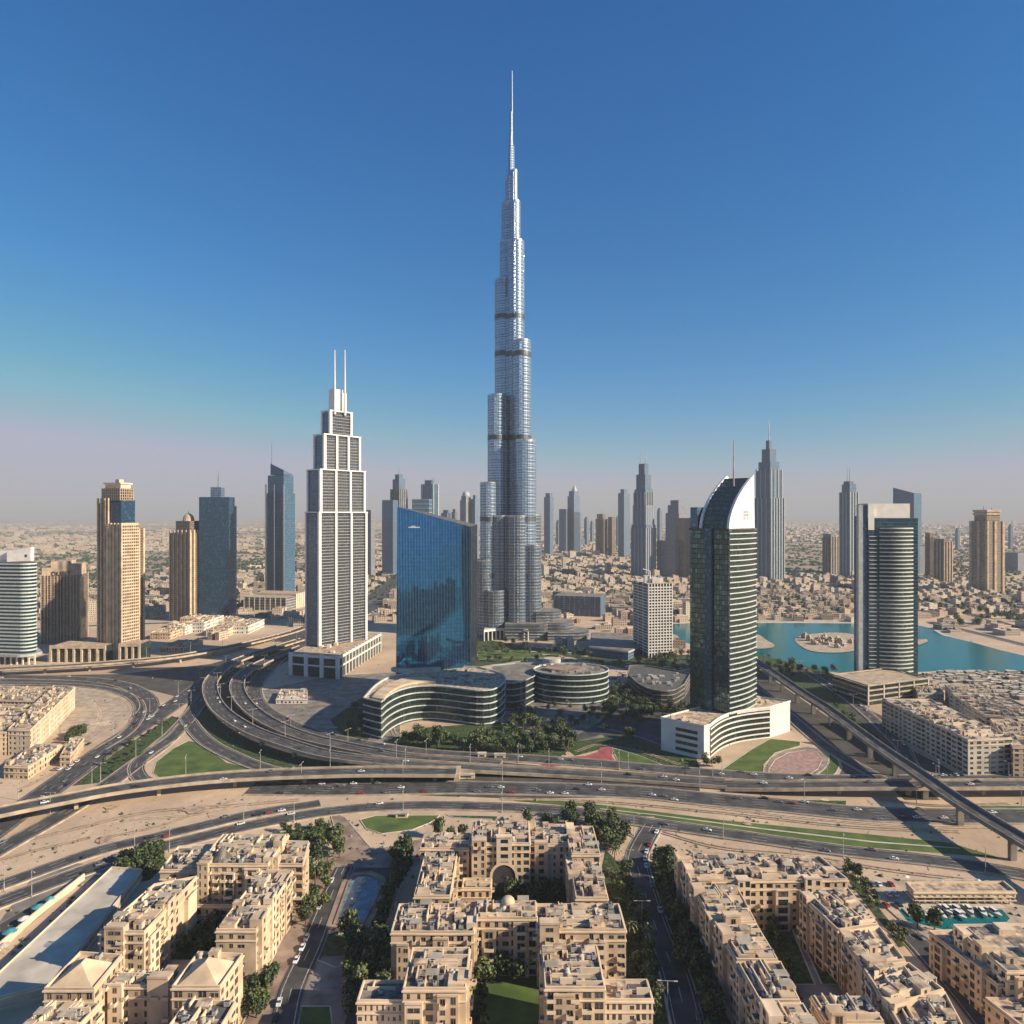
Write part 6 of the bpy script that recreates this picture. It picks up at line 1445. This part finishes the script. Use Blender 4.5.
# scrub and litter on the bare sand
mb = MB()
for k in range(5200):
    px, py = rnd.uniform(0, 1024), 1024 - abs(rnd.gauss(0, 1)) * 10 - rnd.uniform(60, 400); 
    if py < 640: continue
    p = G(px, py)
    if not free(p.x, p.y, 1, True) or any(in_poly(p.x, p.y, L_) for L_ in LAWNS): continue
    r = rnd.choice((.3, .5, .8, 1.3)) * rnd.uniform(.7, 1.2); h_ = r * rnd.uniform(.7, 1.3); m_ = rnd.choice((0, 0, 1, 2))
    A_ = [(p.x + r * math.cos(j * 1.2566) * rnd.uniform(.6, 1.2), p.y + r * math.sin(j * 1.2566) * rnd.uniform(.6, 1.2), .02) for j in range(5)]; T_ = (p.x, p.y, h_)
    for j in range(5): mb.poly([A_[j], A_[(j + 1) % 5], T_], m_)
tag(mb.build('scrub', ['leaf3', 'leaf1', 'concrete_d']), 'sparse desert scrub and stones on the bare sand', kind='stuff')

# ================================================================== STREET LAMPS
def lamp_proto():
    a = MB(); a.cyl(0, 0, .22, 0, 13, 0, 8, r1=.12); b = MB(); b.bar((-2.4, 0, 13.1), (2.4, 0, 13.1), .09); h = MB(); h.box(-.7, .7, -.22, .22, -.12, .1, 0, bottom=True)
    return a.mesh('pole', ['unit']), b.mesh('arm', ['unit']), h.mesh('lamp_head', ['paleconc'])
LPo, LA, LHm = lamp_proto()
def lamp(p, ang, label, group):
    o = thing('street_lamp', label, 'street lamp', p, group); o.rotation_euler = (0, 0, ang)
    for n_, me, x in (('pole', LPo, 0), ('arm', LA, 0), ('lamp_head', LHm, -2.9), ('lamp_head', LHm, 2.9)):
        c = bpy.data.objects.new(n_, me); COL.objects.link(c); c.parent = o; c.location = (x, 0, 13.1 if x else 0)
def lamps_along(key, every, off, desc, lim=(-5, 1029)):
    C, w_, z, n = ROADS[key]; P = offs(C, off, 0); acc = every * .6; L = []
    for i in range(1, len(P) - 1):
        acc += (P[i] - P[i - 1]).length
        if acc < every: continue
        px, py = proj(P[i].x, P[i].y)
        if not (lim[0] < px < lim[1]) or py > 1040: continue
        acc = 0; d = P[i + 1] - P[i - 1]; L.append((px, P[i], math.atan2(d.y, d.x) + math.pi / 2))
    L.sort(key=lambda t: t[0])
    for k, (px, p, a) in enumerate(L): lamp(p, a, f'street lamp {desc}, {ordw(k + 1)} from the left', 'street lamps ' + desc)
lamps_along('front_upper', 52, 6.5, 'on the sandy strip of the left front road')
lamps_along('front_lower', 60, 7.2, 'along the lower front road')
lamps_along('highway_low', 62, -11.5, 'along the lower highway')
lamps_along('highway_inner', 66, 8.4, 'along the inner highway curve')
lamps_along('avenue', 60, 11, 'along the diagonal avenue')
lamps_along('slip', 48, 7.4, 'along the slip road by the triangle')
lamps_along('right_far', 44, 6.5, 'along the road right of the diagonal viaduct')
lamps_along('ramp_outer', 48, -6.8, 'on the outermost ramp parapet')
lamps_along('front_viaduct', 46, -7.9, 'on the sand coloured flyover')
lamps_along('far_flyover', 46, -7.9, 'on the long thin far flyover')
lamps_along('branch', 44, 6.5, 'along the palm lined street')

# ================================================================== CARS
def car_meshes():
    def body(col):
        mb = MB(); sec = [(-2.25, .35, .85, .82), (-2.1, .3, .95, .88), (-1.2, .28, 1.0, .9), (1.0, .28, .95, .9), (2.0, .3, .82, .86), (2.25, .38, .68, .75)]
        def ring(x, z0, z1, hw): return [Vector((x, -hw, z0)), Vector((x, -hw, z1 * .9)), Vector((x, -hw * .9, z1)), Vector((x, hw * .9, z1)), Vector((x, hw, z1 * .9)), Vector((x, hw, z0))]
        Rg = [ring(*s) for s in sec]
        for A, B_ in zip(Rg, Rg[1:]):
            for i in range(6): j = (i + 1) % 6; mb.quad(A[i], A[j], B_[j], B_[i])
        mb.poly(Rg[0][::-1]); mb.poly(Rg[-1])
        A = [(-1.0, -.62, 1.42), (.35, -.62, 1.42), (.35, .62, 1.42), (-1.0, .62, 1.42)]; mb.poly([(p[0], p[1], p[2] + .01) for p in A]); return mb
    def cabin(mb, m):
        A = [(-1.75, -.8, .92), (1.05, -.8, .92), (1.05, .8, .92), (-1.75, .8, .92)]; B_ = [(-1.05, -.62, 1.42), (.4, -.62, 1.42), (.4, .62, 1.42), (-1.05, .62, 1.42)]; mb.loft(A, B_, m); mb.poly(B_, m)
    def wheel(mb, x, y, m):
        n = 10; A = [(x + .33 * math.cos(6.283 * i / n), y - .12, .33 + .33 * math.sin(6.283 * i / n)) for i in range(n)]; B_ = [(p[0], y + .12, p[2]) for p in A]; mb.loft(A, B_, m); mb.poly(A, m); mb.poly(B_[::-1], m)
    out = {}
    for c in ('carwhite', 'cargrey', 'carblack', 'carred'):
        one = body(c); cabin(one, 1)
        for x in (-1.4, 1.4):
            for y in (-.8, .8): wheel(one, x, y, 2)
        out[c] = (one.mesh('car', [c, 'glass', 'tyre']), body(c).mesh('body', [c]))
    cb_ = MB(); cabin(cb_, 0); wh = MB(); wheel(wh, 0, 0, 0)
    return out, cb_.mesh('windows', ['glass']), wh.mesh('wheel', ['tyre'])
CM, CW, WHM = car_meshes(); CN = {'carwhite': 'white', 'cargrey': 'grey', 'carblack': 'black', 'carred': 'red'}
def put_car(p, ang, c, label, group, z):
    if p.y > 330:
        o = bpy.data.objects.new('car', CM[c][0]); COL.objects.link(o); o.location = (p.x, p.y, z); o.rotation_euler = (0, 0, ang); tag(o, label, 'car', group); return
    o = thing('car', label, 'car', (p.x, p.y, z), group); o.rotation_euler = (0, 0, ang)
    for n_, me, l in [('body', CM[c][1], (0, 0, 0)), ('windows', CW, (0, 0, 0))] + [('wheel', WHM, (x, y, 0)) for x in (-1.4, 1.4) for y in (-.8, .8)]:
        q = bpy.data.objects.new(n_, me); COL.objects.link(q); q.parent = o; q.location = l
def cars_on(key, n, desc, lim=(4, 1020), off=None, park=False):
    C, w_, z, nl = ROADS[key]; L = []
    idx = [i for i in range(1, len(C) - 1) if lim[0] < proj(C[i].x, C[i].y)[0] < lim[1] and proj(C[i].x, C[i].y)[1] < 1030]
    if not idx: return
    for i in sorted(rnd.sample(idx, min(n, len(idx)))):
        ln = rnd.randrange(nl); o_ = -w_ / 2 + w_ * (ln + .5) / nl if off is None else off; d = (C[i + 1] - C[i - 1]); d.z = 0; d.normalize(); p = C[i] + Vector((d.y, -d.x, 0)) * o_
        L.append((proj(p.x, p.y)[0], p, math.atan2(d.y, d.x), rnd.choices(list(CN), (6, 3, 2, 1))[0]))
    L.sort(key=lambda t: t[0]); cnt = {}
    for px, p, a, c in L:
        cnt[c] = cnt.get(c, 0) + 1
        put_car(p, a, c, f'{CN[c]} car {desc}, {ordw(cnt[c])} {CN[c]} one from left', 'cars ' + desc, C[0].z * 0 + (p.z if p.z > .3 else z) + .01)
cars_on('avenue', 38, 'on the diagonal avenue at left'); cars_on('slip', 10, 'on the slip road beside the green verge'); cars_on('highway_low', 40, 'on the lower highway'); cars_on('highway_inner', 40, 'on the inner highway')
cars_on('front_lower', 12, 'on the lower front road'); cars_on('front_upper', 7, 'on the left front road'); cars_on('ramp_outer', 12, 'on the outermost ramp'); cars_on('ramp_middle', 10, 'on the middle ramp'); cars_on('front_viaduct', 5, 'on the sand coloured flyover')
cars_on('left_boulevard', 9, 'on the boulevard below the far flyover'); cars_on('right_far', 9, 'on the road right of the viaduct'); cars_on('right_low', 5, 'on the low straight flyover')
cars_on('branch', 9, 'in the palm lined street', off=-4.2); cars_on('court_street', 7, 'in the court street', off=3.2); cars_on('marina_street', 5, 'on the street beside the turquoise basin'); cars_on('trunk_far', 30, 'on the far trunk road'); cars_on('far_flyover', 5, 'on the far flyover')
def lot(poly, n, desc, ang=0):
    P = [G(*q) for q in poly]; xs = [p.x for p in P]; ys = [p.y for p in P]; L = []; t = 0
    y = min(ys)
    while y < max(ys):
        x = min(xs)
        while x < max(xs):
            if in_poly(x, y, P) and rnd.random() < .7 and free(x, y, 1, False): L.append((x, y))
            x += 3.0
        y += 9
    rnd.shuffle(L); L = sorted(L[:n]); cnt = {}
    for x, y in L:
        c = rnd.choices(list(CN), (6, 3, 2, 1))[0]; cnt[c] = cnt.get(c, 0) + 1
        put_car(Vector((x, y, 0)), math.pi / 2 + ang, c, f'{CN[c]} car parked {desc}, {ordw(cnt[c])} {CN[c]} one from left', 'cars parked ' + desc, .55)
lot([(52, 768), (72, 752), (92, 742), (88, 757), (62, 775)], 16, 'beside the flat market hall'); lot([(925, 772), (1020, 772), (1020, 776), (930, 776)], 14, 'before the grey office complex')
lot([(688, 712), (694, 712), (702, 752), (660, 752)], 10, 'beside the cream podium'); lot([(650, 730), (690, 728), (690, 745), (664, 752)], 10, 'in the yard left of the cream podium')

# ================================================================== BOATS, PARASOLS, OTHER SMALL THINGS
def boat_meshes():
    h = MB(); sec = [(-4, .2, 1.1, 1.2), (-2, .05, 1.1, 1.4), (1, .05, 1.2, 1.35), (3, .2, 1.35, .8), (4.4, .7, 1.5, .08)]
    Rg = [[Vector((x, -w_, z1)), Vector((x, 0, z0)), Vector((x, w_, z1))] for x, z0, z1, w_ in sec]
    for A, B_ in zip(Rg, Rg[1:]):
        for i in range(3): j = (i + 1) % 3; h.quad(A[j], A[i], B_[i], B_[j])
    h.poly(Rg[0]); c = MB(); c.prism([(-2, -.9), (1.2, -.8), (1.2, .8), (-2, .9)], 1.1, 2.2, 1, 0); return h.mesh('hull', ['whitegloss']), c.mesh('cabin', ['whitegloss', 'glass'])
BH, BC = boat_meshes(); L = sorted([(rnd.uniform(920, 996), rnd.choice((912, 914.5, 917))) for _ in range(18)]); pts_ = []
for x, y in L:
    p = G(x, y)
    if any((p - q).length < 3.8 for q in pts_): continue
    pts_.append(p)
for k, p in enumerate(pts_):
    o = thing('motor_boat', f'small white motor boat moored in the turquoise basin, {ordw(k + 1)} from the left', 'boat', (p.x, p.y, .45), 'boats in the turquoise basin'); o.rotation_euler = (0, 0, rnd.uniform(-1.9, -1.2))
    for n_, me in (('hull', BH), ('cabin', BC)):
        c = bpy.data.objects.new(n_, me); COL.objects.link(c); c.parent = o
dk = MB(); 
for x in (905, 925, 945, 965, 985): a, b = G(x, 911), G(x + 3, 918); dk.box(a.x - .8, a.x + .8, b.y, a.y + 6, .3, .9, bottom=True)
dk.box(G(897, 908).x, G(1003, 908).x, G(900, 909).y - 1, G(900, 906).y, .3, .95, bottom=True); tag(dk.build('boat_dock', 'paleconc'), 'pale dock with short fingers along the upper side of the turquoise basin', 'dock')
def parasol():
    a = MB(); a.cyl(0, 0, .06, 0, 2.6, 0, 6); b = MB(); b.cyl(0, 0, 2.0, 2.3, 3.0, 0, 8, r1=.1); return a.mesh('pole', ['unit']), b.mesh('canopy', ['whitegloss'])
PA, PC = parasol()
def parasols(poly, n, desc, mat_=None, s=1.0):
    P = [G(*q) for q in poly]; xs = [p.x for p in P]; ys = [p.y for p in P]; L = []; t = 0
    while len(L) < n and t < 900:
        t += 1; x, y = rnd.uniform(min(xs), max(xs)), rnd.uniform(min(ys), max(ys))
        if in_poly(x, y, P) and all((x - a) ** 2 + (y - b) ** 2 > 14 for a, b in L): L.append((x, y))
    L.sort(key=lambda q: q[0] / q[1])
    for k, (x, y) in enumerate(L):
        o = thing('parasol', f'white parasol {desc}, {ordw(k + 1)} from the left', 'parasol', (x, y, .5), 'parasols ' + desc); o.scale = (s, s, s)
        for n_, me in (('pole', PA), ('canopy', PC)):
            c = bpy.data.objects.new(n_, me); COL.objects.link(c); c.parent = o
parasols([(905, 881), (1005, 881), (1012, 888), (905, 888)], 4, 'behind the pale canopy shed', s=.8); lot([(862, 884), (890, 884), (905, 915), (890, 918)], 18, 'left of the turquoise basin'); lot([(925, 879), (1005, 879), (1012, 887), (912, 886)], 24, 'behind the pale canopy shed'); parasols([(938, 678), (1020, 678), (1020, 686), (950, 684)], 14, 'on the lagoon shore behind the golden block')
# teal play structures at left
for k, (x, y, w_, m, lab) in enumerate(((10, 938, 5, 'teal', 'teal canopy of the play yard nearest the left edge'), (24, 925, 4, 'white', 'white round canopy in the middle of the play yard'), (38, 913, 4.5, 'teal', 'teal canopy in the middle of the play yard'), (50, 905, 3.5, 'teal', 'bright teal canopy at the upper end of the play yard'), (4, 952, 4, 'paleconc', 'pale canopy at the lower end of the play yard'))):
    p = G(x, y); o = thing('shade_canopy', lab, 'canopy', (p.x, p.y, 0)); mb = MB()
    for a, b in ((-1, -1), (1, -1), (1, 1), (-1, 1)): mb.cyl(p.x + a * w_ * .35, p.y + b * w_ * .35, .12, 0, 3, 0, 6)
    mb.build('frame', 'unit', o); mb = MB(); mb.cyl(p.x, p.y, w_ * .6, 2.9, 3.9, 0, 8, r1=.2); mb.build('canopy', m, o)
for k, (x, y, w_, hh, lab) in enumerate(((440, 777, 5, 2.5, 'pale roadside cabin left of the abutment'), (466, 778, 6, 2.8, 'pale roadside cabin just right of the abutment'), (500, 758, 4, 3, 'small pale kiosk between the garden strip and the highway'), (482, 757, 3, 3, 'tiny pale kiosk left of the small kiosk beside the highway'), (402, 817, 3.5, 2.6, 'small stone shelter on the upper edge of the front lawn'))):
    p = G(x, y); mb = MB(); mb.box(p.x - w_, p.x + w_, p.y - 1.6, p.y + 1.6, 0, hh, 0, 1); mb.box(p.x - w_ - .3, p.x + w_ + .3, p.y - 1.9, p.y + 1.9, hh, hh + .3, 1, bottom=True); mb.box(p.x - w_ * .6, p.x + w_ * .6, p.y - 1.66, p.y - 1.6, .9, 2, 2); tag(mb.build('roadside_cabin', ['cream', 'paleconc', 'glass']), lab, 'cabin')

# ================================================================== HAZE
hz = MB(); hz.box(-61000, 61000, -61000, 61000, -1, 866, 0, bottom=True)
hm = bpy.data.materials.new('haze_air'); hm.use_nodes = True; t = hm.node_tree; t.nodes.clear(); out = t.nodes.new('ShaderNodeOutputMaterial'); pvn = t.nodes.new('ShaderNodeVolumePrincipled')
pvn.inputs['Color'].default_value = HAZE_COL; pvn.inputs['Density'].default_value = HAZE; pvn.inputs['Anisotropy'].default_value = HAZE_G; t.links.new(pvn.outputs[0], out.inputs['Volume']); M['haze'] = hm
tag(hz.build('haze', 'haze'), 'thin dusty air over the whole city', kind='stuff')
